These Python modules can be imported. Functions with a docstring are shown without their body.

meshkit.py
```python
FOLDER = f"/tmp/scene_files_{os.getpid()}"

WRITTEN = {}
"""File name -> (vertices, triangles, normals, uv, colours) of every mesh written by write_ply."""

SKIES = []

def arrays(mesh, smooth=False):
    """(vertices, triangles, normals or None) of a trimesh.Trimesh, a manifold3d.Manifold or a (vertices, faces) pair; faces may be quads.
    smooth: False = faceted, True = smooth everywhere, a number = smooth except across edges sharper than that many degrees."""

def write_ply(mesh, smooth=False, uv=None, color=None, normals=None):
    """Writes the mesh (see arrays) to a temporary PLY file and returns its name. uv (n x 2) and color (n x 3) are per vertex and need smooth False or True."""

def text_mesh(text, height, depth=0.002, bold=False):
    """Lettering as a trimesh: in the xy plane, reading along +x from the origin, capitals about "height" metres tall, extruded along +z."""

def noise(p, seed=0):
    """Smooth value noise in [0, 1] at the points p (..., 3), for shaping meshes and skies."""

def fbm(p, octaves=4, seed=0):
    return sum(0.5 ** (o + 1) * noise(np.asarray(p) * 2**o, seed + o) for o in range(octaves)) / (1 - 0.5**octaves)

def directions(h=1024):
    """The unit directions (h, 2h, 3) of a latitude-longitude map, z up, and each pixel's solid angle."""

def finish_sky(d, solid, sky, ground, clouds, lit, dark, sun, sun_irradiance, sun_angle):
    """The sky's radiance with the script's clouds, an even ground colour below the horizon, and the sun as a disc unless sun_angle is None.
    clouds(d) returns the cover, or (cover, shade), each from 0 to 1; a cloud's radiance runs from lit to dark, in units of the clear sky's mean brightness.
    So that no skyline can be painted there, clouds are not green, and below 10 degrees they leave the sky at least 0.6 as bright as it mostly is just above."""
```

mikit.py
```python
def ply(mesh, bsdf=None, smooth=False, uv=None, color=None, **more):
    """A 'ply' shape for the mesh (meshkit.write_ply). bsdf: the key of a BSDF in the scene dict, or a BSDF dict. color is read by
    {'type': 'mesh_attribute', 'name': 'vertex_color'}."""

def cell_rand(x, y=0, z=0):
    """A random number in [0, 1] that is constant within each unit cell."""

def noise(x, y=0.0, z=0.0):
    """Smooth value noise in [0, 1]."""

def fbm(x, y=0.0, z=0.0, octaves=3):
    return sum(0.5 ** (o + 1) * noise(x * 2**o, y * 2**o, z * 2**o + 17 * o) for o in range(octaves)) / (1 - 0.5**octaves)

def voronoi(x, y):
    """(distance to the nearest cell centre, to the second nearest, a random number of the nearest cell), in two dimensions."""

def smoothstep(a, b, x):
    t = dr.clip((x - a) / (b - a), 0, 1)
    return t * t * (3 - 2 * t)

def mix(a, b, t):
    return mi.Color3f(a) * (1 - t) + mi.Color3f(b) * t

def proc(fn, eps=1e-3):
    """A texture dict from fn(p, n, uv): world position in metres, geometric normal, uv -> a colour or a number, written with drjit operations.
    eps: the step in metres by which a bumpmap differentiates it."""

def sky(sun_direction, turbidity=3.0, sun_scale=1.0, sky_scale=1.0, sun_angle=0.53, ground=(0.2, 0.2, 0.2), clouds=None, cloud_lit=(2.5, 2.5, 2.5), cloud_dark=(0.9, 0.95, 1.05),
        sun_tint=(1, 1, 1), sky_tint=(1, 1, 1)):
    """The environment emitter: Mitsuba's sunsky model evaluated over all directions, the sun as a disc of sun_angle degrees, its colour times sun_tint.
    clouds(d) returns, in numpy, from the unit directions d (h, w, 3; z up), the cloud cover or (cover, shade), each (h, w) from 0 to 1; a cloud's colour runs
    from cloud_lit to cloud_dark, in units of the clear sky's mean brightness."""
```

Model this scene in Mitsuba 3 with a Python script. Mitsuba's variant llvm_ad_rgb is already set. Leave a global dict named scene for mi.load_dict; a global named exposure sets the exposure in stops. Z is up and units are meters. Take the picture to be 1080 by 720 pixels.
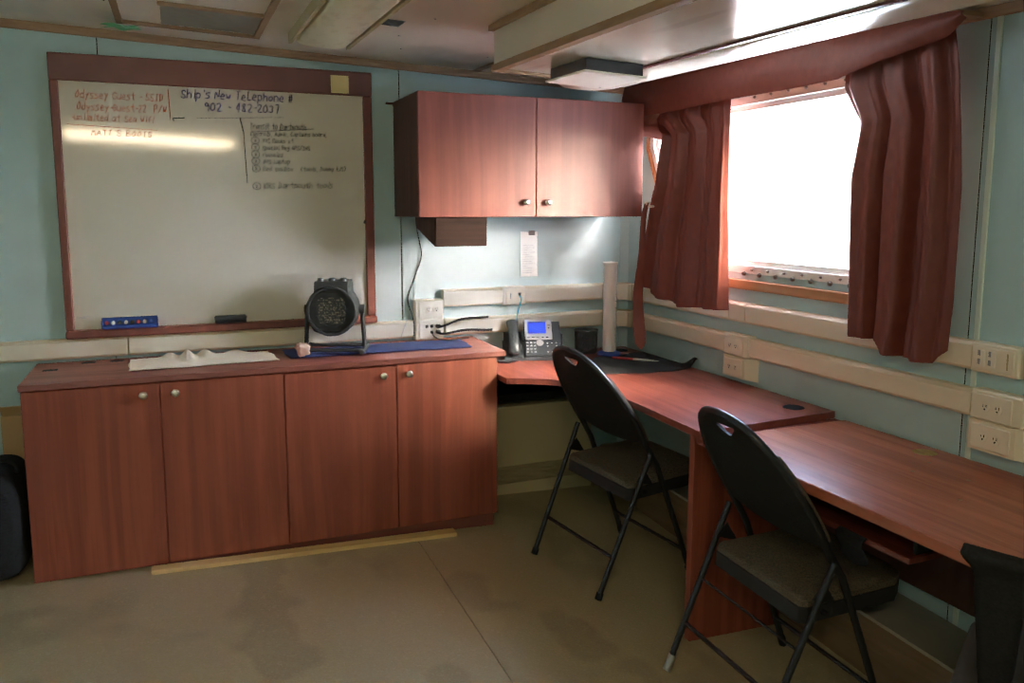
import math, random
import numpy as np, trimesh, drjit as dr, mitsuba as mi
import mikit, meshkit
import manifold3d as m3
from shapely.geometry import Polygon, LineString, MultiPolygon
from shapely.ops import unary_union

T = mi.ScalarTransform4f
random.seed(7); rng = np.random.default_rng(7)
PI = math.pi
scene, labels = {}, {}

# ------------------------------------------------------------------ camera, sky, lamp, exposure
CAM = np.array([-2.2495, -3.7966, 1.4916]); YAW, PITCH, ROLL = .3949, -.1281, .001
FPX, PY = 848.0, 328.3
fwd = np.array([math.sin(YAW)*math.cos(PITCH), math.cos(YAW)*math.cos(PITCH), math.sin(PITCH)])
rt = np.cross(fwd, [0, 0, 1]); rt /= np.linalg.norm(rt); upv = np.cross(rt, fwd)
upv = -rt*math.sin(ROLL) + upv*math.cos(ROLL)
scene['camera'] = {'type': 'perspective', 'fov': math.degrees(2*math.atan(540/FPX)), 'fov_axis': 'x',
                   'principal_point_offset_y': (360-PY)/720, 'near_clip': .02, 'far_clip': 500.,
                   'to_world': T().look_at(origin=CAM.tolist(), target=(CAM+fwd).tolist(), up=upv.tolist())}
exposure = 0.0
SKY = 480.0
scene['sky'] = mikit.sky((.55, -.78, .66), turbidity=6.0, sun_scale=SKY*.060, sky_scale=SKY, sun_angle=13.0, ground=(.55, .55, .54), sky_tint=(1.0, 1.0, 1.0), sun_tint=(.86, .98, 1.14))   # hazy sun, low
LAMP = (45.0, 36.0, 23.5)        # the lit fluorescent tube behind the photographer

def floor_z(x, y): return .0006 - .0379*x + .042*y          # the deck slopes (a ship)
def ceil_z(x, y): return 2.117 - .0378*x + .0187*y

# ------------------------------------------------------------------ materials
def srgb(r, g, b):
    return [(c/255/12.92 if c/255 < .04045 else ((c/255+.055)/1.055)**2.4) for c in (r, g, b)]
def rgb(c): return {'type': 'rgb', 'value': [float(x) for x in c]}
def mat(name, color, rough=.5, spec=.5, metallic=0., coat=0., coat_gloss=.9, sheen=0., bump=None, bscale=.001):
    b = {'type': 'principled', 'base_color': mikit.proc(color) if callable(color) else rgb(color), 'roughness': rough, 'specular': spec}
    if metallic: b['metallic'] = metallic
    if coat: b['clearcoat'] = coat; b['clearcoat_gloss'] = coat_gloss
    if sheen: b['sheen'] = sheen
    if bump: b = {'type': 'bumpmap', 'arbitrary': mikit.proc(bump), 'scale': bscale, 'bsdf': b}
    scene['mat_'+name] = {'type': 'twosided', 'bsdf': b}
    return 'mat_'+name

N, FBM, SS, MIX = mikit.noise, mikit.fbm, mikit.smoothstep, mikit.mix
def wood_fn(dark, light, gx, gy, gz):
    d, l = list(dark), list(light)
    def fn(p, n, uv):
        w = FBM(p.x*gx*.12+5, p.y*gy*.12, p.z*gz*.5)
        g = FBM(p.x*gx*2+w*5., p.y*gy*2+w*5., p.z*gz*.8+w*1.2)
        b = N(p.x*gx*.35, p.y*gy*.35, p.z*gz*.3)
        f = N(p.x*gx*9, p.y*gy*9, p.z*gz*3)
        t = dr.clip(SS(.25, .75, g)*.5 + f*.25 + b*.28, 0, 1)
        return MIX(d, l, t)
    return fn
DK, LT = (.125, .027, .014), (.255, .067, .036)
M = {}
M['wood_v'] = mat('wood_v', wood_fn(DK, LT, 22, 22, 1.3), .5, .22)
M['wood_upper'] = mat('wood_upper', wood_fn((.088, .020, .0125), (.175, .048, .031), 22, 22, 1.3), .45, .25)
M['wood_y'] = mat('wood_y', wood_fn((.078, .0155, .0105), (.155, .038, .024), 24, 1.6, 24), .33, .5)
M['wood_near_lit'] = mat('wood_near_lit', wood_fn((.19, .044, .021), (.37, .112, .050), 24, 1.6, 24), .33, .45)  # desk wood with the warm lamplight painted in: lighter, more orange
M['wood_x'] = mat('wood_x', wood_fn((.105, .027, .020), (.195, .060, .043), 1.6, 24, 24), .35, .5)
M['frame_wood'] = mat('frame_wood', wood_fn((.060, .013, .008), (.105, .027, .017), 3, 3, 3), .4, .5)
M['frame_side'] = mat('frame_side', wood_fn((.080, .018, .011), (.145, .038, .024), 20, 20, 3), .42, .4)
M['trim_wood'] = mat('trim_wood', wood_fn((.20, .11, .052), (.34, .21, .115), 4, 4, 40), .5, .4)
M['sill_wood'] = mat('sill_wood', wood_fn((.36, .17, .07), (.5, .26, .12), 20, 2, 40), .4, .45)
M['batten_wood'] = mat('batten_wood', wood_fn((.50, .34, .13), (.72, .52, .25), 2, 30, 30), .5, .4)
M['spk_wood'] = mat('spk_wood', wood_fn((.005, .0024, .0018), (.024, .010, .0065), 1, 10, 45), .7, .06)
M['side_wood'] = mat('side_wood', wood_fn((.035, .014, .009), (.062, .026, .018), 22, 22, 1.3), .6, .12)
def wall_fn(p, n, uv):
    t = FBM(p.x*1.7+3, p.y*1.7, p.z*1.7)
    s = SS(.55, .8, FBM(p.x*5, p.y*5+9, p.z*3))
    return MIX((.350, .525, .565), (.415, .585, .625), t) * (1-.07*s)
M['wall'] = mat('wall', wall_fn, .42, .45)
def floor_fn(p, n, uv):
    a = FBM(p.x*2.2, p.y*2.2, 3.)
    b = N(p.x*220, p.y*220, 1.)
    c = SS(.56, .72, FBM(p.x*4+7, p.y*4, 9.))
    d = SS(.80, .88, N(p.x*120, p.y*120, 5.))
    return MIX((.285, .245, .145), (.39, .34, .215), a*.55+b*.4) * (1-.16*c) + d*.025
M['wall_strip'] = mat('wall_strip', (.62, .74, .70), .35, .5)
M['floor'] = mat('floor', floor_fn, .45, .4)
def ceil_fn(p, n, uv):
    t = FBM(p.x*2, p.y*2, 1.)
    s = SS(.6, .75, FBM(p.x*9, p.y*3, 4.))
    return MIX((.66, .59, .52), (.74, .67, .60), t) * (1-.06*s)
M['ceiling'] = mat('ceiling', ceil_fn, .45, .4)
def soffit_fn(p, n, uv):
    s = SS(.55, .75, FBM(p.x*14, p.y*3, 4.))
    return MIX((.62, .55, .46), (.50, .42, .34), s*.6)
M['soffit'] = mat('soffit', soffit_fn, .16, .75)
M['cream'] = mat('cream', (.68, .615, .47), .38, .5)
M['cream2'] = mat('cream2', (.74, .69, .56), .3, .6)
M['heater_beige'] = mat('heater_beige', (.46, .40, .24), .5, .4)
M['plate'] = mat('plate', (.76, .71, .60), .28, .6)
M['white_plastic'] = mat('white_plastic', (.78, .75, .68), .35, .5)
def diff_fn(p, n, uv):
    s = SS(.5, .75, FBM(p.x*30, p.y*12, p.z*30))
    return MIX((.80, .74, .56), (.66, .58, .40), s*.5)
M['diffuser'] = mat('diffuser', diff_fn, .3, .5)
M['diffuser2'] = mat('diffuser2', (.72, .64, .55), .24, .5)
M['black'] = mat('black', (.013, .013, .013), .5, .18)
M['black_gloss'] = mat('black_gloss', (.012, .012, .013), .22, .5)
M['black_rough'] = mat('black_rough', (.008, .008, .009), .85, .06)
M['chair_tube'] = mat('chair_tube', (.008, .008, .009), .35, .3)
M['vinyl'] = mat('vinyl', lambda p, n, uv: MIX((.006, .006, .0055), (.014, .0135, .012), N(p.x*260, p.y*260, p.z*260)), .6, .06)
def fabric_fn(p, n, uv):
    w = N(p.x*330, p.y*330, p.z*330)
    return MIX((.020, .017, .012), (.105, .085, .056), w)
M['fabric'] = mat('fabric', fabric_fn, .85, .2, sheen=.3)
M['red_cloth'] = mat('red_cloth', lambda p, n, uv: MIX((.088, .0180, .0108), (.130, .030, .0175), FBM(p.x*60, p.y*60, p.z*30)), .5, .3, sheen=.12)
M['white_cloth'] = mat('white_cloth', lambda p, n, uv: MIX((.74, .68, .55), (.86, .80, .67), N(p.x*140, p.y*140, p.z*10)), .85, .2, sheen=.3)
M['blue_cloth'] = mat('blue_cloth', lambda p, n, uv: MIX((.008, .013, .046), (.017, .027, .085), N(p.x*190, p.y*190, p.z*10)), .85, .2, sheen=.3)
M['black_cloth'] = mat('black_cloth', lambda p, n, uv: MIX((.006, .006, .006), (.014, .0135, .0135), N(p.x*170, p.y*170, p.z*170)), .95, .04)
def board_fn(p, n, uv):
    t = FBM(p.x*2.5, p.y, p.z*2.5+4)
    return MIX((.71, .68, .61), (.77, .74, .67), t)
M['board'] = mat('board', board_fn, .075, .5)
M['chrome'] = mat('chrome', (.8, .78, .74), .12, .5, metallic=1.)
M['steel'] = mat('steel', (.5, .5, .5), .35, .5, metallic=1.)
M['alu'] = mat('alu', (.78, .78, .76), .4, .5)
M['bolt'] = mat('bolt', (.10, .085, .075), .4, .5, metallic=.6)
M['groove'] = mat('groove', (.03, .022, .018), .8, .1)
M['ink_red'] = mat('ink_red', (.42, .075, .025), .6, .2)
M['ink_purple'] = mat('ink_purple', (.022, .010, .065), .6, .2)
M['ink_black'] = mat('ink_black', (.012, .011, .010), .6, .2)
M['note'] = mat('note', (.72, .64, .33), .8, .2)
M['paper'] = mat('paper', (.86, .86, .86), .4, .4)
M['print'] = mat('print', (.55, .55, .58), .8, .2)
M['blue_plastic'] = mat('blue_plastic', (.012, .045, .26), .3, .5)
M['cyan'] = mat('cyan', (.03, .38, .55), .4, .4)
M['phone'] = mat('phone', (.032, .037, .044), .5, .2)
M['phone_dark'] = mat('phone_dark', (.014, .016, .019), .4, .25)
M['silver'] = mat('silver', (.50, .50, .49), .35, .5, metallic=.25)
M['keycap'] = mat('keycap', (.55, .57, .58), .5, .3)
def screen_fn(p, n, uv):
    s = SS(.52, .56, FBM(uv.x*3+1, uv.y*6+uv.x*4, 2.))
    return MIX((.02, .05, .85), (.01, .02, .30), s)
scene['mat_screen_base'] = {'type': 'diffuse', 'reflectance': rgb((.01, .02, .1))}
M['frosted'] = 'mat_frosted'
scene['mat_frosted'] = {'type': 'twosided', 'bsdf': {'type': 'roughplastic', 'diffuse_reflectance': rgb((.84, .85, .83)), 'alpha': .25}}
M['tick'] = mat('tick', (.26, .27, .29), .6, .2)
M['red_plastic'] = mat('red_plastic', (.45, .03, .03), .35, .5)
M['pink'] = mat('pink', lambda p, n, uv: MIX((.36, .20, .155), (.48, .29, .235), FBM(p.x*60, p.y*60, p.z*60)), .85, .2)
M['tape_green'] = mat('tape_green', (.10, .42, .19), .4, .5)
M['grey_plate'] = mat('grey_plate', lambda p, n, uv: MIX((.165, .155, .125), (.21, .195, .16), FBM(p.x*40, p.y*40, 2.)), .6, .3)
M['vent_dark'] = mat('vent_dark', (.06, .065, .06), .6, .3)
M['cardboard'] = mat('cardboard', (.42, .29, .15), .8, .2)
M['stain'] = mat('stain', lambda p, n, uv: MIX((.20, .135, .035), (.38, .27, .08), FBM(p.x*90, p.y*90, 1.)), .5, .4)
M['grey_seat'] = mat('grey_seat', (.13, .135, .15), .4, .5)
M['ledge_top'] = mat('ledge_top', (.22, .21, .17), .5, .4)
M['ledge_front'] = mat('ledge_front', wood_fn((.10, .058, .025), (.16, .095, .045), 20, 2, 30), .5, .4)
M['heat_core'] = mat('heat_core', lambda p, n, uv: MIX((.012, .012, .011), (.30, .28, .21), SS(.45, .75, N(p.x*230, p.y*230, p.z*130))), .5, .4)
scene['mat_glass'] = {'type': 'thindielectric', 'int_ior': 1.5}
M['glass'] = 'mat_glass'

# ------------------------------------------------------------------ helpers
def number(key):
    if key not in scene: return key
    k = 1
    while f'{key}_{k:03d}' in scene: k += 1
    return f'{key}_{k:03d}'
used_roots = {}
def root(name):
    k = used_roots.get(name, 0); used_roots[name] = k+1
    return name if k == 0 else f'{name}_{k:03d}'
def lab(key, label=None, cat=None, group=None, kind=None):
    d = labels.setdefault(key, {})
    for a, b in (('label', label), ('category', cat), ('group', group), ('kind', kind)):
        if b: d[a] = b
def add(key, mesh, m, smooth=False, label=None, cat=None, group=None, kind=None, **more):
    key = number(key)
    scene[key] = mikit.ply(mesh, M.get(m, m), smooth, **more)
    lab(key, label, cat, group, kind)
    if not labels[key]: del labels[key]
    return key
def thing(name, label, cat, group=None):
    k = root(name); lab(k, label, cat, group); return k
cat_ = trimesh.util.concatenate
def box(x0, x1, y0, y1, z0, z1, c=.002):
    x0, x1 = sorted((x0, x1)); y0, y1 = sorted((y0, y1)); z0, z1 = sorted((z0, z1))
    c = min(c, .45*min(x1-x0, y1-y0, z1-z0))
    if c <= 0: return trimesh.creation.box(bounds=[[x0, y0, z0], [x1, y1, z1]])
    P = []
    for x, sx in ((x0, 1), (x1, -1)):
        for y, sy in ((y0, 1), (y1, -1)):
            for z, sz in ((z0, 1), (z1, -1)):
                P += [(x, y+sy*c, z+sz*c), (x+sx*c, y, z+sz*c), (x+sx*c, y+sy*c, z)]
    return trimesh.convex.convex_hull(np.array(P))
def rbox(size, r, n=10):
    """rounded box about the origin"""
    s = np.array(size)/2 - r
    sp = trimesh.creation.icosphere(2, r) if n > 8 else trimesh.creation.icosphere(1, r)
    return trimesh.convex.convex_hull(np.vstack([sp.vertices + s*np.array(k) for k in np.ndindex(2, 2, 2) for k in [np.array(k)*2-1]]))
def hull(pts): return trimesh.convex.convex_hull(np.array(pts, float))
def prism(poly, axis, a, b):
    """extrude a polygon of 2-D points along an axis from a to b; the polygon's coordinates are the two other axes in order"""
    g = poly if hasattr(poly, 'geom_type') else Polygon(poly)
    gs = g.geoms if hasattr(g, 'geoms') else [g]
    m = cat_([trimesh.creation.extrude_polygon(q, b-a, engine='earcut') for q in gs])
    v = m.vertices.copy(); v[:, 2] += a
    o = {'z': [0, 1, 2], 'y': [0, 2, 1], 'x': [2, 0, 1]}[axis]
    m = trimesh.Trimesh(v[:, o], m.faces[:, ::-1] if axis == 'y' else m.faces, process=False)
    return m
def smoothpath(pts, n=8):
    p = np.array(pts, float)
    if len(p) < 3: return np.array([p[0]+(p[-1]-p[0])*t for t in np.linspace(0, 1, n)])
    from scipy.interpolate import CubicSpline
    d = np.r_[0, np.cumsum(np.linalg.norm(np.diff(p, axis=0), axis=1)**.6)]
    return CubicSpline(d, p)(np.linspace(0, d[-1], n*(len(p)-1)+1))
def tube(pts, r, sides=10, closed=False):
    p = np.array(pts, float); n = len(p)
    rr = np.broadcast_to(r, (n,))
    t = (np.roll(p, -1, 0)-np.roll(p, 1, 0)) if closed else np.gradient(p, axis=0)
    t /= np.linalg.norm(t, axis=1, keepdims=True)+1e-12
    a = np.cross(t[0], [0, 0, 1.]) if abs(t[0][2]) < .9 else np.cross(t[0], [1., 0, 0])
    A = []
    for k in range(n):
        a = a - t[k]*(a@t[k]); a /= np.linalg.norm(a); A.append(a)
    A = np.array(A); B = np.cross(t, A)
    ang = np.arange(sides)*2*PI/sides
    v = (p[:, None]+rr[:, None, None]*(np.cos(ang)[None, :, None]*A[:, None]+np.sin(ang)[None, :, None]*B[:, None])).reshape(-1, 3)
    F = []
    for k in range(n if closed else n-1):
        k2 = (k+1) % n
        for s in range(sides):
            s2 = (s+1) % sides
            F += [[k*sides+s, k*sides+s2, k2*sides+s2], [k*sides+s, k2*sides+s2, k2*sides+s]]
    if not closed:
        c0, c1 = len(v), len(v)+1; v = np.vstack([v, p[0], p[-1]])
        for s in range(sides):
            s2 = (s+1) % sides
            F += [[c0, s2, s], [c1, (n-1)*sides+s, (n-1)*sides+s2]]
    return trimesh.Trimesh(v, F, process=False)
def lathe(prof, n=32, axis='z', at=(0, 0, 0)):
    m = trimesh.creation.revolve(np.array(prof, float), sections=n)
    v = m.vertices.copy()
    f = m.faces
    if axis == 'y': v, f = v[:, [0, 2, 1]], f[:, ::-1]
    if axis == 'x': v = v[:, [2, 1, 0]]*[-1, 1, 1]
    return trimesh.Trimesh(v+np.array(at), f, process=False)
def sheet(P, th):
    """closed cloth of thickness th from a grid of points (n, m, 3)"""
    P = np.asarray(P, float); n, m, _ = P.shape
    du, dv = np.gradient(P, axis=0), np.gradient(P, axis=1)
    nn = np.cross(du, dv); nn /= np.linalg.norm(nn, axis=2, keepdims=True)+1e-12
    v = np.vstack([(P+nn*th/2).reshape(-1, 3), (P-nn*th/2).reshape(-1, 3)]); o = n*m
    i, j = np.meshgrid(np.arange(n-1), np.arange(m-1), indexing='ij'); q = (i*m+j).ravel()
    F = np.vstack([np.c_[q, q+m, q+m+1], np.c_[q, q+m+1, q+1]])
    F = np.vstack([F, F[:, ::-1]+o])
    rim = np.r_[np.arange(m), np.arange(2*m-1, n*m, m), np.arange(n*m-2, (n-1)*m-1, -1), np.arange((n-2)*m, 0, -m)]
    r2 = np.roll(rim, -1)
    F = np.vstack([F, np.c_[rim, r2, r2+o], np.c_[rim, r2+o, rim+o]])
    return trimesh.Trimesh(v, F, process=False)
def xf(m, M4):
    m = m.copy(); m.apply_transform(M4); return m
def rotz(a, at=(0, 0, 0)):
    M4 = trimesh.transformations.rotation_matrix(a, [0, 0, 1]); M4[:3, 3] = at; return M4
def slope_slab(x0, x1, y0, y1, fz, lo, hi):
    P = [(x, y, fz(x, y)+d) for x in (x0, x1) for y in (y0, y1) for d in (lo, hi)]
    return hull(P)

# ------------------------------------------------------------------ the room
XL, YR = -3.7, -5.4
add('floor', slope_slab(XL-.1, .1, YR-.1, .1, floor_z, -.10, -.004), 'groove', kind='structure', label='olive brown vinyl deck floor with a straight seam')
add('floor__sheet', slope_slab(XL-.1, -1.3245, YR-.1, .1, floor_z, -.004, 0), 'floor')
add('floor__sheet', slope_slab(-1.3215, .1, YR-.1, .1, floor_z, -.004, 0), 'floor')
add('ceiling', slope_slab(XL-.1, .1, YR-.1, .1, ceil_z, 0, .1), 'ceiling', kind='structure', label='off-white panelled ceiling with dropped soffit')
add('wall_back', box(XL-.1, .1, 0, .1, -.3, 2.5, 0), 'wall', kind='structure', label='pale blue back wall behind the whiteboard')
add('wall_left', box(XL-.1, XL, YR-.1, .1, -.3, 2.5, 0), 'wall', kind='structure', label='pale blue left wall')
add('wall_rear', box(XL-.1, .1, YR-.1, YR, -.5, 2.5, 0), 'wall', kind='structure', label='pale blue wall behind the photographer')
W_OPEN = [(-.25, 1.935), (-.25, 1.80), (-.50, 1.30), (-.56, 1.235), (-1.86, 1.235), (-1.86, 1.935)]
wr = Polygon([(.1, -.5), (.1, 2.5), (YR-.1, 2.5), (YR-.1, -.5)], [W_OPEN])
add('wall_right', prism(wr, 'x', 0, .07), 'wall', kind='structure', label='pale blue right wall with the window opening')
for x in (-2.49, -1.226):
    add('wall_back__batten', box(x-.018, x+.018, -.004, .001, floor_z(x, 0), ceil_z(x, 0)-.02, .0015), 'wall')
    add('wall_back__joint', box(x-.022, x-.0185, -.0012, .001, floor_z(x, 0), ceil_z(x, 0)-.02, 0), 'groove')
add('trim_3', hull([(-.034, 0, 0), (-.034, 0, 2.1), (0, -.034, 0), (0, -.034, 2.1), (0, 0, 0), (0, 0, 2.1)]), 'wall', kind='structure', label='pale blue strip closing the corner between the two walls')
for y in (-2.098, -3.36):
    add('wall_right__batten', box(-.006, .001, y-.012, y+.006, floor_z(0, y), ceil_z(0, y)-.02, .002), 'wall_strip')
    add('wall_right__joint', box(-.0012, .001, y+.026, y+.0285, floor_z(0, y), ceil_z(0, y)-.02, 0), 'groove')
add('wall_right__screw', lathe([(0, .003), (.004, .002), (.005, 0)], 10, 'x', (-.0005, -2.22, 1.66)), 'steel')
# wooden strips where walls meet the ceiling
def trim_back(x0, x1, lo, hi, t): return hull([(x, y, ceil_z(x, 0)+d) for x in (x0, x1) for y in (0, -t) for d in (lo, hi)])
add('trim_1', trim_back(XL, -.01, -.032, -.001, .022), 'trim_wood', kind='structure', label='brown wooden strip along the top of the back wall')
add('trim_1__lip', trim_back(XL, -.01, -.016, -.001, .030), 'trim_wood')
add('trim_2', hull([(x, y, ceil_z(0, y)+d) for y in (-.03, YR) for x in (0, -.022) for d in (-.032, -.001)]), 'trim_wood', kind='structure', label='brown wooden strip along the top of the window wall')

# ceiling furniture that belongs to the ceiling
SX0, SX1, SY1 = -1.155, -.755, -1.0
def sof_z(x, y): return 1.9695 - .0378*x + .0187*(y)
add('ceiling__soffit', hull([(x, y, z) for x in (SX0, SX1) for y in (SY1, YR) for z in (sof_z(x, y), ceil_z(x, y)+.001)]), 'ceiling')
add('ceiling__soffit__underside', hull([(x, y, sof_z(x, y)+d) for x in (SX0+.028, SX1-.004) for y in (SY1-.022, YR) for d in (-.003, 0)]), 'soffit')
add('ceiling__soffit__edge_trim', hull([(x, y, sof_z(SX0, y)+d) for x in (SX0-.008, SX0+.022) for y in (SY1+.008, YR) for d in (-.014, .010)]), 'trim_wood')
add('ceiling__soffit__edge_trim', hull([(x, y, sof_z(x, SY1)+d) for x in (SX0-.006, SX1) for y in (SY1+.008, SY1-.018) for d in (-.012, .010)]), 'trim_wood')
add('ceiling__soffit__edge_trim', hull([(x, y, ceil_z(SX0, y)+d) for x in (SX0-.020, SX0) for y in (SY1+.006, YR) for d in (-.020, 0)]), 'trim_wood')
add('ceiling__soffit__edge_trim', hull([(x, y, sof_z(SX1, y)+d) for x in (SX1-.004, SX1+.012) for y in (SY1-.02, YR) for d in (-.010, .02)]), 'frame_wood')
add('ceiling__batten', hull([(x, y, ceil_z(x, y)+d) for x in (-.888, -.858) for y in (-.025, -1.0) for d in (-.006, .001)]), 'trim_wood')
for x, y in ((-1.405, -.62), (-1.33, -.36), (-1.37, -.98), (-2.44, -.60), (-1.72, -.22), (-.95, -.4)):
    add('ceiling__screw', lathe([(0, -.0022), (.004, -.0018), (.005, 0)], 10, 'z', (x, y, ceil_z(x, y)+.0002)), 'bolt')

# ------------------------------------------------------------------ window
lab('window_1', 'bright window on the right with bolted metal frame and wooden sill', None, None, 'structure')
op = Polygon(W_OPEN)
add('window_1__frame', prism(op.buffer(.004).difference(op.buffer(-.035, join_style=2)), 'x', .014, .055), 'alu')
ring = op.buffer(.020, join_style=2).difference(op.buffer(-.012, join_style=2))
add('window_1__frame', prism(ring, 'x', -.006, .016), 'alu')
add('window_1__pane', (np.array([(.04, -.20, 1.20), (.04, -1.9, 1.20), (.04, -1.9, 1.97), (.04, -.20, 1.97)]), np.array([[0, 1, 2], [0, 2, 3]])), 'glass')
add('window_1__sill', box(-.020, -.0005, -1.90, -.46, 1.146, 1.188, .004), 'sill_wood')
add('window_1__jamb', hull([(x, y, z) for x in (-.012, -.0005) for (y, z) in ((-.228, 1.95), (-.205, 1.95), (-.228, 1.79), (-.205, 1.79))]), 'sill_wood')
add('window_1__jamb', hull([(x, y, z) for x in (-.012, -.0005) for (y, z) in ((-.228, 1.79), (-.205, 1.79), (-.487, 1.28), (-.464, 1.27))]), 'sill_wood')
BOLT = lathe([(0, -.010), (.007, -.009), (.0095, -.004), (.0095, 0)], 12, 'x')
bv = np.array(BOLT.vertices); 
for k in range(9):
    add('window_1__bolt', trimesh.Trimesh(np.abs(bv)*[0, 0, 0]+bv*[1 if bv[:, 0].mean() < 0 else -1, 1, 1]+[-.006, -1.005-.0985*k, 1.213], BOLT.faces), 'bolt', smooth=30)
    add('window_1__bolt', trimesh.Trimesh(bv*[.8 if bv[:, 0].mean() < 0 else -.8, .55, .55]+[-.006, -1.055-.0985*k, 1.232], BOLT.faces), 'bolt', smooth=30)
    add('window_1__bolt', trimesh.Trimesh(bv*[.8 if bv[:, 0].mean() < 0 else -.8, .6, .6]+[-.006, -1.03-.0985*k, 1.947], BOLT.faces), 'bolt', smooth=30)

# ------------------------------------------------------------------ whiteboard
wb = thing('whiteboard', 'large whiteboard in a reddish-brown wooden frame with handwritten notes', 'whiteboard')
WX1, WX2, WZ1, WZ2 = -2.6894, -1.3832, .9491, 2.1066
add(wb+'__panel', box(-2.672, -1.404, -.016, -.001, .975, 2.02, .001), 'board')
add(wb+'__frame_top', box(WX1, WX2, -.034, -.001, 2.0, WZ2, .003), 'frame_wood')
add(wb+'__frame_bottom', box(WX1, WX2, -.060, -.001, WZ1, .982, .005), 'frame_side')
add(wb+'__frame_left', box(WX1, -2.658, -.032, -.001, .982, 2.0, .004), 'frame_side')
add(wb+'__frame_right', box(-1.4235, WX2, -.032, -.001, .982, 2.0, .004), 'frame_side')
add(wb+'__hinge_knob', lathe([(0, -.014), (.007, -.012), (.009, -.004), (.009, 0)], 14, 'y', (-1.4235, -.019, 1.425)), 'black')
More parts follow.
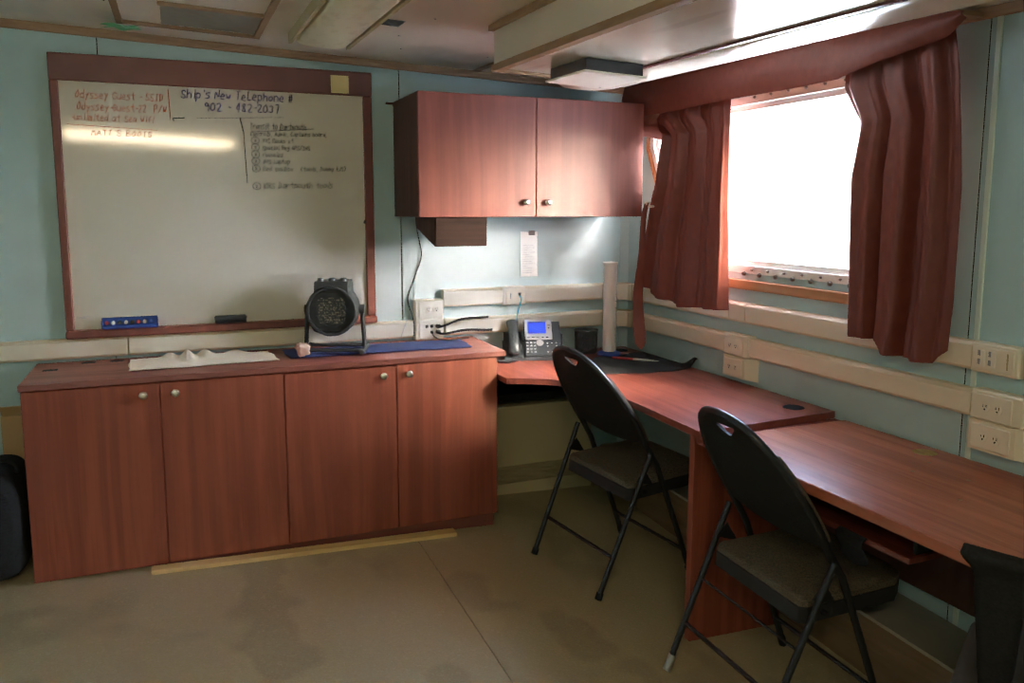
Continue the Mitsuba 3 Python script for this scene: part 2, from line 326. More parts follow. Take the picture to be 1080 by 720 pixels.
# handwriting: a single-stroke alphabet, grid x 0-4, y: baseline 2, x-height 6, capitals 8, descender 0
G = dict(zip("OSGNTLPWIDVRCKMBaAbcdefghijklmnopqrstuvwxyz", "", strict=False)) if 0 else {
 'O': '38 16 04 12 33 45 47 28', 'S': '47 28 07 15 44 42 12 03', 'G': '47 28 06 04 22 43 45 25', 'N': '02 08 42 48', 'T': '08 48;28 22', 'L': '18 02 42',
 'P': '02 08;08 38 46 25 05', 'W': '08 12 26 32 48', 'I': '18 38;28 22;12 32', 'D': '02 08;08 37 45 33 02', 'V': '08 22 48', 'R': '02 08;08 38 46 25 05;25 42',
 'C': '47 28 06 04 22 43', 'K': '08 02;48 05 42', 'M': '02 18 24 38 42', 'B': '02 08;08 38 36 05;15 44 42 02', 'A': '02 28 42;14 34', 'X': '08 42;48 02', 'E': '48 08 02 42;05 35',
 'a': '46 16 04 12 33 46;46 42', 'b': '08 02 32 44 36 05', 'c': '45 26 04 22 43', 'd': '48 42;43 12 04 16 45', 'e': '04 44 36 16 03 12 42', 'f': '48 27 22;05 45',
 'g': '46 16 04 13 44;46 41 20 01', 'h': '08 02;04 26 45 42', 'i': '26 22;28 27', 'k': '08 02;46 04 42', 'l': '28 22 32', 'm': '06 02;05 16 25 22;25 36 45 42', 'n': '06 02;05 26 45 42',
 'o': '26 05 03 22 43 45 26', 'p': '06 00;06 36 44 32 03', 'r': '06 02;04 26 46', 's': '46 16 05 34 43 22 02', 't': '28 23 42;06 46', 'u': '06 03 22 43 46;46 42', 'v': '06 22 46',
 'w': '06 12 25 32 46', 'x': '06 42;46 02', 'y': '06 24;46 10', 'j': '36 31 10', 'q': '46 16 04 13 44;46 40',
 '0': '28 06 03 22 43 46 28', '1': '17 28 22', '2': '07 28 46 02 42', '3': '07 28 46 25 44 22 03', '4': '38 04 44;38 32', '5': '48 08 05 35 43 22 02', '7': '08 48 22', '8': '28 07 34 42 22 03 37 28',
 '9': '46 15 07 28 46 42', '-': '15 35', "'": '28 27', '/': '48 02', '#': '12 18;32 38;04 44;06 46', ',': '22 11', '(': '38 16 14 32', ')': '18 36 34 12', '.': '22 23', ':': '25 26;22 23'}
def chaikin(p, k=2):
    p = np.array(p, float)
    for _ in range(k):
        if len(p) < 3: return p
        q = np.empty((2*len(p)-2, 2)); q[0::2] = .75*p[:-1]+.25*p[1:]; q[1::2] = .25*p[:-1]+.75*p[1:]
        p = np.vstack([p[:1], q, p[-1:]])
    return p
def writing(text, x, z, h, w, pen, slope=0., slant=.12, y=-.0163, joined=False):
    """handwriting on the board: capitals h tall, advance w per letter"""
    r = random.Random(text); lines = []; cx = 0.
    for ch in text:
        if ch == ' ': cx += w*.75; continue
        dy = r.uniform(-.04, .04)*h; sc = r.uniform(.9, 1.08)
        for st in G.get(ch, '').split(';'):
            pts = [(int(a[0])/4, (int(a[1])-2)/6) for a in st.split()]
            if len(pts) < 2: continue
            q = np.array([((u*.68*w+r.uniform(-.03, .03)*w), (v*h*sc+r.uniform(-.03, .03)*h)) for u, v in pts])
            q[:, 0] += cx + q[:, 1]*slant; q[:, 1] += dy
            lines.append(LineString(chaikin(q)).buffer(pen*.40, 2))
        cx += w*(.62 if ch in "il'.,-" else 1.)
    return stroke_mesh(unary_union(lines), x, z, y, slope)
def stroke_mesh(g, x, z, y=-.0163, slope=0.):
    gs = g.geoms if hasattr(g, 'geoms') else [g]
    m = cat_([trimesh.creation.extrude_polygon(q.simplify(.0001), .0004, engine='earcut') for q in gs])
    v = np.array(m.vertices)
    return trimesh.Trimesh(np.c_[x+v[:, 0], y-v[:, 2]+.0003, z+v[:, 1]+slope*v[:, 0]], m.faces[:, ::-1])
def line(p, q, pen): return stroke_mesh(LineString([p, q]).buffer(pen/2, 2), 0, 0)
def wr_(mesh, ink, label=None): add(wb+'__writing', mesh, ink, label=label)
wr_(writing('Odyssey Guest - SSID', -2.600, 1.935, .030, .0176, .0036), 'ink_red', 'red handwriting')
wr_(writing('Odyssey-Guest-22  P/W', -2.597, 1.887, .030, .0172, .0036), 'ink_red')
wr_(writing('-unlimited at Sea Wifi', -2.62, 1.845, .026, .0164, .0034), 'ink_red')
wr_(line((-2.635, 1.828), (-2.30, 1.815), .002), 'ink_red')
wr_(line((-2.250, 1.985), (-2.246, 1.862), .0035), 'ink_red')
wr_(writing("MATT'S BOOTS", -2.55, 1.787, .022, .0205, .003), 'ink_red')
for t, x in (("Ship's", -2.200), ('New', -2.065), ('TeLephone', -1.979), ('#', -1.756)):
    wr_(writing(t, x, 1.955+.01*(x+2.2), .035, .0230, .0055, .01), 'ink_purple', 'dark purple handwriting')
for t, x in (('902', -2.11), ('-', -2.016), ('482-2037', -1.982)):
    wr_(writing(t, x, 1.905+.01*(x+2.11), .036, .0250, .0055, .01), 'ink_purple', 'dark purple handwriting')
wr_(line((-2.235, 1.868), (-2.190, 1.871), .004), 'ink_black', 'black handwriting')
wr_(line((-2.235, 1.868), (-2.235, 1.857), .004), 'ink_black')
wr_(line((-2.14, 1.873), (-1.78, 1.890), .0015), 'ink_black')
wr_(line((-1.965, 1.880), (-1.952, 1.82), .005), 'ink_black')
wr_(line((-1.952, 1.82), (-1.945, 1.60), .003), 'ink_black')
tx = -1.925
wr_(writing('Transit to Dartmouth', tx, 1.834, .027, .0128, .0036, .015), 'ink_black')
wr_(line((tx+.005, 1.822), (tx+.275, 1.845), .003), 'ink_black')
rows = [('Controls, Admin, Captains board,', 1.805, .0116, 0), ('VVS Racks x9', 1.775, .0118, 1), ('Spatial Reg GPS/INS', 1.745, .0118, 1), ('Consoles', 1.715, .0118, 1),
        ('OVS Laptop', 1.685, .0122, 1), ('Red toolbox   (tools, Dummy kit)', 1.652, .0128, 1), ('KRS Dartmouth tools', 1.575, .0170, 2)]
for s, z, w, c in rows:
    wr_(writing(s, tx+(.05 if c else .0), z, (.019 if c < 2 else .026), w, .0033, .02), 'ink_black')
    if c:
        t = np.linspace(0, 2*PI, 16)
        ringp = LineString(np.c_[tx+.020+.017*np.cos(t), z+.011+.015*np.sin(t)]).buffer(.0014, 2)
        dig = LineString([(tx+.016, z+.016), (tx+.024, z+.014), (tx+.017, z+.006), (tx+.025, z+.006)]).buffer(.0014, 2)
        wr_(stroke_mesh(unary_union([ringp, dig]), 0, 0), 'ink_black')
wr_(cat_([box(-2.648, -2.645, -.0166, -.016, 1.03, 1.036, 0), box(-2.643, -2.615, -.0166, -.016, 1.031, 1.0335, 0), box(-2.643, -2.60, -.0166, -.016, 1.036, 1.037, 0)]), 'print')
add('sticky_note', sheet([[(x, -.0358-.004*((2.085-z)/.079)**2, z) for z in np.linspace(2.085, 2.006, 6)] for x in np.linspace(-1.570, -1.490, 4)], .0006), 'note', label='small yellow sticky note on the top rail of the whiteboard frame', cat='sticky note')
# blue marker caddy and black eraser on the tray lip
mc = thing('marker_caddy', 'blue plastic marker caddy on the whiteboard ledge, left end', 'marker caddy')
add(mc+'__tray', cat_([box(-2.556, -2.338, -.058, -.0175, .9824, .9995, .004), box(-2.556, -2.338, -.0235, -.0175, .998, 1.028, .002), box(-2.556, -2.549, -.056, -.022, .998, 1.020, .002), box(-2.345, -2.338, -.056, -.022, .998, 1.026, .002)]), 'blue_plastic')
ORD = ('first', 'second', 'third', 'fourth', 'fifth', 'sixth', 'seventh', 'eighth')
for k, (x, mm) in enumerate(zip(np.linspace(-2.535, -2.365, 8), ('red_plastic', 'white_plastic', 'black', 'white_plastic', 'black', 'red_plastic', 'white_plastic', 'blue_plastic'))):
    add('marker', lathe([(0, -.014), (.0075, -.013), (.008, .0), (.0065, .002), (.0065, .012), (0, .013)], 12, 'y', (x, -.041, 1.0082)), mm, smooth=40,
        label=ORD[k]+' of the eight small markers lying in the blue caddy, '+dict(red_plastic='red', white_plastic='white', black='black', blue_plastic='blue')[mm]+', counted from the left', cat='marker', group='markers in the blue caddy')
er = thing('whiteboard_eraser', 'black whiteboard eraser on the frame ledge left of the heater', 'eraser')
add(er+'__grip', box(-2.109, -1.973, -.056, -.022, .996, 1.016, .006), 'phone_dark')
add(er+'__felt', box(-2.106, -1.976, -.054, -.025, .9824, .9958, .002), 'black_rough')

# ------------------------------------------------------------------ overhead cabinet
oc = thing('wall_cabinet', 'reddish-brown two-door overhead cabinet on the back wall', 'cabinet')
OX1, OX2, OZ1, OZ2, OD = -1.2762, -.1623, 1.4506, 1.9832, .4205
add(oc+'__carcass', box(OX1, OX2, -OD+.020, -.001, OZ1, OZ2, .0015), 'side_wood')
def knob(par, x, y, z):
    add(par+'__knob', lathe([(0, -.026), (.010, -.0255), (.0145, -.022), (.0155, -.017), (.012, -.012), (.006, -.009), (.006, -.003), (.010, -.001), (.010, 0)], 20, 'y', (x, y, z)), 'chrome', smooth=40, label='round chrome knob')
seamx = -.723
for a, b, kx in ((OX1, seamx-.0015, -.778), (seamx+.0015, OX2, -.669)):
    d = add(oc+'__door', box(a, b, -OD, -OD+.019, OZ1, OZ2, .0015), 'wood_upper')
    knob(d, kx, -OD-.0002, 1.516)
add(oc+'__hinge_bracket', box(OX1-.035, OX1, -.012, -.001, 1.972, 1.981, .001), 'side_wood')
sp = thing('speaker_box', 'dark woodgrain wedge speaker box hanging under the overhead cabinet', 'speaker')
add(sp+'__body', hull([(-1.200, -.40, 1.322), (-.962, -.40, 1.322), (-1.200, -.40, 1.4500), (-.955, -.40, 1.4500), (-1.200, -.10, 1.400), (-.962, -.10, 1.400), (-1.2, -.10, 1.4500), (-.957, -.10, 1.4500)]), 'side_wood')
add(sp+'__front_panel', box(-1.198, -.960, -.408, -.4005, 1.324, 1.4485, .002), 'spk_wood')
sw = smoothpath([(-1.19, -.06, 1.448), (-1.175, -.02, 1.40), (-1.16, -.012, 1.33), (-1.150, -.010, 1.26), (-1.168, -.008, 1.20), (-1.20, -.010, 1.12), (-1.222, -.012, 1.05), (-1.215, -.060, .98), (-1.205, -.062, .90), (-1.215, -.065, .86), (-1.25, -.075, .8510)], 10)
add('speaker_wire', tube(sw, .0022, 6), 'black', smooth=True, label='thin dark wire hanging down the wall from the speaker box', cat='wire')
sw2 = smoothpath([(-1.162, -.006, 1.25), (-1.178, -.006, 1.17), (-1.185, -.007, 1.10), (-1.20, -.01, 1.0), (-1.235, -.055, .96), (-1.26, -.055, .90), (-1.28, -.07, .8510)], 8)
add('speaker_wire', tube(sw2, .0016, 6), 'steel', smooth=True, label='paler thin wire beside the dark speaker wire, reaching the cabinet top', cat='wire')
pp = thing('paper_notice', 'narrow white printed paper taped to the wall under the overhead cabinet', 'paper')
add(pp+'__sheet', sheet([[(x, -.003-.006*(1-(z-1.14)/.23)**2*abs(math.sin(9*x)), z) for z in np.linspace(1.14, 1.37, 8)] for x in np.linspace(-.622, -.528, 6)], .0006), 'paper', smooth=True)
add(pp+'__print', cat_([box(-.612, -.612+w, -.0096, -.0090, z-.0013, z+.0013, 0) for z, w in zip(np.linspace(1.30, 1.16, 13), (.06, .07, .05, .07, .04, .06, .075, .05, .07, .03, .06, .07, .05))]), 'print')
add(pp+'__tape', box(-.578, -.542, -.0052, -.0036, 1.352, 1.376, 0), 'tick')

# ------------------------------------------------------------------ base cabinet
bc = thing('base_cabinet', 'long low reddish-brown cabinet with four doors under the whiteboard', 'cabinet')
BX1, BX2, BD = -2.8041, -.9287, .4586
add(bc+'__carcass', box(BX1, BX2, -BD+.021, -.006, .092, .822, .0015), 'wood_v')
add(bc+'__countertop', box(BX1-.004, -.889, -BD-.006, -.006, .8235, .8480, .003), 'wood_x')
es = [-2.8041, -2.335, -1.869, -1.398, -.9287]
for k in range(4):
    tilt = [0, 0, -.004, 0][k]
    d = add(bc+'__door', box(es[k]+.0018, es[k+1]-.0018, -BD, -BD+.019, .088, .8195+tilt, .0018), 'wood_v')
    knob(d, (-2.394, -2.280, -1.457, -1.344)[k], -BD-.0002, .778)
add(bc+'__plinth', hull([(x, y, z) for x in (BX1+.02, BX2-.01) for y in (-BD+.03, -.02) for z in (floor_z(x, y)+.0005, .0915)]), 'wood_x')
for x, y in ((-2.737, -.185), (-2.611, -.066), (-2.504, -.066)):
    add(bc+'__cable_slot', box(x-.026, x+.026, y-.016, y+.016, .8478, .8490, .0003), 'black_rough')
# a loose pale batten lying along its foot
bt = hull([(x, y, floor_z(x, y)+.0008+d) for (x, y) in ((-2.40, -.466), (-1.145, -.450), (-2.40, -.51), (-1.145, -.502)) for d in (0, .017)])
add('wooden_batten', bt, 'batten_wood', label='loose pale wooden batten on the floor along the foot of the cabinet', cat='wooden strip')
# cloths on top
zc = .8480
def cloth_on(corners, z, nx, ny, fn, th, wav=.004):
    c = np.array(corners, float); P = []
    for i in range(nx):
        u = i/(nx-1); row = []
        for j in range(ny):
            v = j/(ny-1)
            q = (c[0]*(1-u)+c[1]*u)*(1-v) + (c[3]*(1-u)+c[2]*u)*v
            row.append((q[0]+.004*math.sin(9*v+u*3)*(u in (0, 1)), q[1]+wav*math.sin(u*11+1)*(1 if j in (0, ny-1) else .3), z+th*.6+fn(u, v)))
        P.append(row)
    return sheet(P, th)
nz = lambda u, v, s: float(meshkit.noise(np.array([u*s, v*s*.6, s]), 3))
wc = cloth_on([(-2.447, -.345), (-1.868, -.318), (-1.890, -.085), (-2.455, -.09)], zc, 60, 16, lambda u, v: .0015+.0025*nz(u, v, 8) + .036*math.exp(-((u-.40)/.035)**2)*math.exp(-((v-.85)/.30)**2) + .026*math.exp(-((u-.53)/.05)**2)*math.exp(-((v-.9)/.3)**2) + .022*math.exp(-((u-.28)/.05)**2)*math.exp(-((v-.95)/.25)**2) + .015*math.exp(-((u-.75)/.06)**2)*math.exp(-((v-1)/.2)**2), .003)
add('white_towel', wc, 'white_cloth', smooth=True, label='rumpled off-white towel spread on the low cabinet', cat='towel')
bl = cloth_on([(-1.822, -.300), (-1.005, -.325), (-.985, -.095), (-1.832, -.085)], zc, 60, 14, lambda u, v: .001+.004*nz(u, v, 11)*nz(u, v, 5), .003)
add('blue_towel', bl, 'blue_cloth', smooth=True, label='dark blue towel under the fan heater on the low cabinet', cat='towel')

# ------------------------------------------------------------------ fan heater
fh = thing('fan_heater', 'black round fan heater on a yoke stand, standing on the blue towel', 'heater')
Hc = np.array([-1.612, -.215, 1.045]); HM = rotz(-math.radians(20), Hc) @ np.diag([1.08, 1., 1.08, 1.])
hz0 = (.8680-Hc[2])/1.08                                            # stand foot height in local z
def H(m): return xf(m, HM)
drum = lathe([(0, .10), (.055, .10), (.075, .085), (.098, .05), (.102, .0), (.102, -.085), (.097, -.095), (.090, -.095), (.088, -.075), (0, -.070)], 40, 'y')
dv = np.array(drum.vertices); dv[:, 1] *= 1 if dv[np.argmax(np.hypot(dv[:, 0], dv[:, 2])), 1] < .06 else -1
drum = trimesh.Trimesh(dv, drum.faces); drum.fix_normals()
add(fh+'__drum', H(drum), 'black', smooth=35)
add(fh+'__heating_core', H(box(-.055, .055, -.074, -.068, -.055, .055, .002)), 'heat_core', label='pale speckled heating core')
bars = [tube([(-.088*math.sqrt(max(0, 1-(z/.088)**2)), -.088, z), (.088*math.sqrt(max(0, 1-(z/.088)**2)), -.088, z)], .0012, 5) for z in np.linspace(-.08, .08, 17)]
for r in (.03, .06): bars.append(tube([(r*math.cos(a), -.089, r*math.sin(a)) for a in np.linspace(0, 2*PI, 25)[:-1]], .0015, 5, closed=True))
add(fh+'__grille', H(cat_(bars)), 'black')
add(fh+'__control_box', H(hull([(s*.068, y, z) for s in (-1, 1) for y in (-.085, .07) for z in (.06,)]+[(s*.066, y, .118) for s in (-1, 1) for y in (-.078, .06)])), 'black')
for x in (-.046, 0, .046):
    add(fh+'__dial', H(lathe([(0, .014), (.012, .013), (.016, 0)], 16, 'z', (x, -.045, .1182))), 'black_gloss', smooth=40)
for s in (-1, 1):
    add(fh+'__pivot_knob', H(lathe([(0, .022), (.017, .020), (.020, .008), (.018, -.004)], 18, 'x', (0, 0, 0)) if 0 else tube([(s*.100, -.0, 0), (s*.122, -.0, 0)], .018, 16)), 'black_gloss', smooth=40)
    add(fh+'__stand_arm', H(tube([(s*.114, 0, .008), (s*.114, 0, -.05), (s*.120, 0, hz0+.010)], .009, 10)), 'black', smooth=40)
    add(fh+'__stand_foot', H(tube(smoothpath([(s*.120, -.115, hz0+.002), (s*.120, -.10, hz0+.0), (s*.120, .08, hz0+0), (s*.120, .10, hz0+.0)], 4), .010, 10)), 'black', smooth=40)
for y in (-.075, .07):
    add(fh+'__cross_bar', H(tube([(-.120, y, hz0+.003), (.120, y, hz0+.003)], .0075, 10)), 'black', smooth=40)
add(fh+'__cord', H(tube(smoothpath([(-.05, .06, -.085), (-.09, .05, -.10), (-.105, .03, -.06), (-.112, .02, -.02)], 8), .003, 6)), 'black', smooth=True)
sv = trimesh.creation.icosphere(3, .5); q = np.array(sv.vertices)
q = q*np.array([.052, .032, .056])*(1+.9*(meshkit.fbm(q*4.5+5, 3)[:, None]-.5)); q = np.sign(q)*np.abs(q)**.85*.62; q[:, 0] += .35*np.maximum(0, q[:, 2])*np.sign(q[:, 0])
q[:, 2] -= q[:, 2].min(); add('sponge', trimesh.Trimesh(q+[-1.768, -.31, zc+.006], sv.faces), 'pink', smooth=40, label='small crumpled pinkish sponge in front of the fan heater', cat='sponge')

# ------------------------------------------------------------------ raceways (surface cable ducts)
R1, R2, R3, R4, RE = 1.0914, 1.0071, .9461, .8643, .045
def duct(key, axis, a, b, z0, z1):
    """one cover length of a duct along the back wall (axis x) or the right wall (axis y)"""
    prof = [(-.0008, z0), (-RE+.008, z0), (-RE, z0+.008), (-RE, z1-.010), (-RE+.010, z1), (-.0008, z1)]
    m = prism(Polygon(prof), 'x' if axis == 'x' else 'z', a, b) if axis == 'x' else prism(Polygon(prof), 'y', a, b)
    add(key, m, 'cream')
    g = RE+.0012
    f = (box(a, b, -g, -RE+.001, z0+.010, z1-.012, .0008) if axis == 'x' else box(-g, -RE+.001, a, b, z0+.010, z1-.012, .0008))
    add(key+'__cover', f, 'cream2')
def plate(par, axis, c, z0, z1, w, depth, outlets=2, box_depth=None, name='outlet_box'):
    pass
rw1 = thing('cable_duct', 'upper cream cable duct on the back wall, right of the whiteboard', 'cable duct', 'cream cable ducts')
rw2 = thing('cable_duct', 'lower cream cable duct on the back wall behind the phone', 'cable duct', 'cream cable ducts')
rw3 = thing('cable_duct', 'long cream cable duct on the back wall under the whiteboard', 'cable duct', 'cream cable ducts')
rw4 = thing('cable_duct', 'upper cream cable duct on the window wall under the curtains', 'cable duct', 'cream cable ducts')
rw5 = thing('cable_duct', 'lower cream cable duct on the window wall just above the desks', 'cable duct', 'cream cable ducts')
for par, a, b in ((rw1, -1.048, -.735), (rw1, -.612, -.165), (rw2, -1.040, -.165), (rw3, XL, -2.46), (rw3, -2.456, -1.203)):
    duct(par+'__length' if True else par, 'x', a, b, *((R2, R1) if par == rw1 else (R4, R3)))
for par, a, b in ((rw4, -.955, -.165), (rw4, -1.064, -.959), (rw4, -2.120, -1.068), (rw4, -3.4, -2.29), (rw5, -.935, -.165), (rw5, -2.1285, -1.102), (rw5, -3.4, -2.312)):
    duct(par+'__length', 'y', a, b, *((R2, R1) if par == rw4 else (R4, R3)))
for par, z0, z1 in ((rw1, R2, R1), (rw2, R4, R3)):            # mitred corner pieces
    c = Polygon([(-.0008, -.0008), (-.164, -.0008), (-.164, -RE), (-.115, -RE-.006), (-RE-.006, -.115), (-RE, -.164), (-.0008, -.164)])
    add(par+'__corner_piece', prism(c, 'z', z0, z1), 'cream')
    for (p, q_) in (((-.150, -.0475), (-.158, -.0475)), ((-.0475, -.150), (-.0475, -.158))):
        add(par+'__joint_clip', box(min(p[0], q_[0])-.001, max(p[0], q_[0])+.001, min(p[1], q_[1])-.001, max(p[1], q_[1])+.001, z0-.003, z1+.003, .0008), 'heater_beige')
def outlet(par, axis, c, z, face, slots=True):
    """a duplex outlet face: c = position along the wall, face = distance of its front from the wall"""
    fl = []
    for s in (-1, 1):
        cc = c+s*.020
        disc = lathe([(0, .002), (.0145, .0018), (.0155, 0)], 20, 'z')
        v = np.array(disc.vertices); 
        P = (np.c_[cc+v[:, 0], -face-v[:, 2], z+v[:, 1]] if axis == 'x' else np.c_[-face-v[:, 2], cc+v[:, 0], z+v[:, 1]])
        add(par+'__socket', trimesh.Trimesh(P, disc.faces), 'plate')
        for (da, dz, w, h) in ((-.005, .004, .0022, .008), (.005, .004, .0022, .0065), (0, -.006, .005, .005)):
            b = (box(cc+da-w/2, cc+da+w/2, -face-.0028, -face-.0018, z+dz-h/2, z+dz+h/2, 0) if axis == 'x' else box(-face-.0028, -face-.0018, cc+da-w/2, cc+da+w/2, z+dz-h/2, z+dz+h/2, 0))
            fl.append(b)
    add(par+'__slots', cat_(fl), 'groove')
ob = thing('outlet_box', 'stacked double outlet box with two black plugs at the left end of the back ducts', 'outlet box')
add(ob+'__housing', box(-1.197, -1.052, -.052, -.001, .850, 1.048, .006), 'cream2')
for z0, z1 in ((.957, 1.042), (.856, .947)):
    add(ob+'__plate', box(-1.178, -1.058, -.0575, -.0522, z0, z1, .003), 'plate')
outlet(ob, 'x', -1.112, 1.000, .0577)
add(ob+'__jack', cat_([box(x-.007, x+.007, -.0595, -.0577, z-.007, z+.007, .001) for x, z in ((-1.142, .918), (-1.116, .918), (-1.090, .918), (-1.116, .888))]), 'black')
for pts, label in (([(-1.088, -.060, .918), (-1.06, -.10, .925), (-.98, -.09, .948), (-.90, -.075, .950), (-.835, -.066, .949), (-.822, -.0515, .948)], 'upper thick black cable leaving the outlet box to the right'),
            ([(-1.088, -.060, .890), (-1.06, -.11, .886), (-.98, -.09, .893), (-.89, -.075, .890), (-.815, -.066, .884), (-.80, -.0515, .884)], 'lower thick black cable leaving the outlet box to the right')):
    k = thing('power_cable', label, 'cable')
    add(k+'__cord', tube(smoothpath(pts, 8), .0055, 8), 'black_rough', smooth=True)
    p = pts[0]; add(k+'__plug', box(p[0]-.009, p[0]+.010, -.082, -.0597, p[2]-.009, p[2]+.009, .003), 'black')
add('thin_cable', tube(smoothpath([(-1.116, -.060, .888), (-1.10, -.10, .862), (-1.06, -.12, .855), (-1.0, -.10, .852), (-.93, -.07, .8515)], 8), .0025, 6), 'black', smooth=True, label='thin dark cable drooping from the outlet box onto the cabinet top', cat='cable')
jb = thing('network_jack', 'white network jack plate in the upper back duct with a blue cable', 'network jack')
add(jb+'__housing', box(-.733, -.614, -.050, -.001, 1.001, 1.096, .005), 'white_plastic')
add(jb+'__plate', box(-.722, -.622, -.054, -.0502, 1.008, 1.088, .002), 'plate')
add(jb+'__socket', box(-.655, -.640, -.0555, -.0538, 1.048, 1.063, .001), 'black')
add(jb+'__socket', box(-.700, -.694, -.0550, -.0538, 1.035, 1.062, .001), 'tick')
ec = smoothpath([(-.648, -.056, 1.045), (-.652, -.085, 1.03), (-.668, -.085, .98), (-.672, -.078, .92), (-.668, -.072, .86), (-.672, -.058, .84), (-.672, -.054, .815)], 8)
add('ethernet_cable', tube(ec, .003, 8), 'cyan', smooth=True, label='light blue network cable hanging from the jack behind the phone', cat='cable')
def wall_outlet(label, y0, y1, zt, zm, zb, n):
    k = thing('outlet_box', label, 'outlet box', 'outlet boxes on the window wall')
    add(k+'__housing', box(-.050, -.001, y0-.030, y1+.012, zm, zt+.010, .006), 'cream2')
    add(k+'__lower_housing', hull([(-.050, y, z) for y in (y0-.012, y1+.010) for z in (zb-.008, zm-.001)] + [(-.001, y, z) for y in (y0-.045, y1+.010) for z in (zb-.018, zm-.001)]), 'cream2')
    for z0, z1 in ((zm+.006, zt), (zb, zm-.010)):
        add(k+'__plate', box(-.0560, -.0502, y0, y1, z0, z1, .003), 'plate')
        outlet(k, 'y', (y0+y1)/2, (z0+z1)/2, .0562)
wall_outlet('stacked double outlet box on the window wall beside the black mat', -1.070, -.948, .944, .858, .775, 0)
wall_outlet('stacked double outlet box at the right end of the desk wall', -2.268, -2.142, .944, .862, .778, 0)
sw_ = thing('wall_jack_plate', 'cream wall plate with four jacks in the upper right duct', 'jack plate')
add(sw_+'__housing', box(-.050, -.001, -2.275, -2.122, R2-.002, R1+.003, .005), 'cream2')
add(sw_+'__plate', box(-.055, -.0502, -2.262, -2.134, R2+.008, R1-.006, .003), 'plate')
for y in (-2.163, -2.197):
    add(sw_+'__jack_column', box(-.060, -.0552, y-.012, y+.004, R2+.018, R1-.016, .002), 'white_plastic')
    for z in (R2+.032, R2+.058): add(sw_+'__jack_hole', box(-.0562, -.0551, y+.004, y+.014, z-.008, z+.008, 0), 'tick')
add(sw_+'__label_slot', box(-.0562, -.0551, -2.245, -2.240, R2+.02, R1-.016, 0), 'heater_beige')

# ------------------------------------------------------------------ desks
ZF, ZN = .7400, .7200
cd = thing('corner_desk', 'reddish-brown L-shaped corner desk under the overhead cabinet', 'desk')
inner = smoothpath([(-.920, -.545), (-.80, -.612), (-.712, -.690), (-.655, -.83), (-.632, -1.05), (-.634, -1.30), (-.642, -1.598)], 8)
outl = [(-.0095, -.0095), (-.920, -.0095), (-.925, -.475)] + [tuple(p) for p in inner] + [(-.0095, -1.558)]
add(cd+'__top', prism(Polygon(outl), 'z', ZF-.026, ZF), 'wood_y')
add(cd+'__shade_board', box(-.920, -.30, -.125, -.105, .515, ZF-.027, .002), 'black')  # added black board, stands for the shadow on the wall under the desk
add(cd+'__rail_shelf', box(-.918, -.34, -.30, -.128, .585, .600, .002), 'black_rough')
add(cd+'__side_panel', box(-.618, -.235, -1.555, -1.530, floor_z(-.35, -1.54)+.006, ZN-.031, .002), 'wood_v') if 0 else None
add(cd+'__grommet', lathe([(.031, .0), (.034, .0015), (.038, .0015), (.040, 0)], 28, 'z', (-.112, -1.452, ZF+.0003)), 'black_rough', smooth=False)
add(cd+'__grommet_hole', lathe([(0, .0004), (.031, .0004), (.031, 0)], 28, 'z', (-.112, -1.452, ZF)), 'black_rough')
add(cd+'__grommet', lathe([(0, .002), (.036, .002), (.040, 0)], 28, 'z', (-.095, -.125, ZF+.0003)), 'black_rough')
nd = thing('desk', 'long reddish-brown desk along the window wall in front', 'desk')
add(nd+'__top', box(-.632, -.006, -3.35, -1.500, ZN-.032, ZN-.0065 if 0 else ZF-.0265, .002) if 0 else box(-.632, -.0095, -3.35, -1.606, ZN-.032, ZN, .003), 'wood_near_lit')
zl = .256+floor_z(-.2, -1.54)
add(nd+'__side_panel', prism(Polygon([(-.632, floor_z(-.632, -1.54)+.001), (-.230, floor_z(-.23, -1.54)+.001), (-.230, zl), (-.05, zl), (-.05, ZF-.0275), (-.632, ZF-.0275)]), 'y', -1.556, -1.526), 'wood_v')
add(nd+'__filler', box(-.630, -.008, -1.6055, -1.5565, ZN-.032, ZF-.0275, .001), 'wood_y')
add(nd+'__back_panel', box(-.085, -.067, -3.33, -1.562, .27, ZN-.0325, .002), 'side_wood')
add(nd+'__keyboard_tray', box(-.535, -.27, -2.36, -1.68, .572, .590, .003), 'wood_y')
add(nd+'__tray_bracket', box(-.50, -.28, -2.352, -2.34, .5905, ZN-.0325, .002), 'black')
add(nd+'__tray_bracket', box(-.50, -.28, -1.712, -1.70, .5905, ZN-.0325, .002), 'black')
add(nd+'__cable_box', box(-.20, -.09, -2.60, -2.44, .56, .66, .004), 'black_rough')
add(nd+'__grommet_cap', lathe([(0, .0016), (.034, .0014), (.036, 0)], 24, 'z', (-.080, -2.010, ZN+.0003)), 'stain', label='dull brass grommet cap')
for x, y in ((-.19, -2.25), (-.155, -2.09), (-.27, -2.13), (-.35, -2.35)):
    add(nd+'__chip', lathe([(0, .0004), (.005, .0004), (.006, 0)], 9, 'z', (x, y, ZN)), 'trim_wood')
add('rag', sheet([[(-.538-.010*math.sin(v*4)-.004*u, -2.13-.10*u+.01*math.sin(7*v), .594-.095*v*(1-.35*abs(u-.6))) for v in np.linspace(0, 1, 10)] for u in np.linspace(0, 1, 10)], .004), 'black_cloth', smooth=True, label='frayed black rag hanging from the keyboard tray of the long desk', cat='rag')
lg = thing('ledge', 'low beige ledge with a brown front board along the floor under the desks', 'ledge')
def lz(y): return .25+floor_z(-.2, y)
add(lg+'__top', hull([(x, y, lz(y)+d) for x in (-.225, -.0095) for y in (-.16, -3.3) for d in (-.012, 0)]), 'ledge_top')
add(lg+'__front_board', hull([(x, y, lz(y)+d) for x in (-.222, -.205) for y in (-.16, -3.3) for d in (-.10, -.0125)]), 'ledge_front')
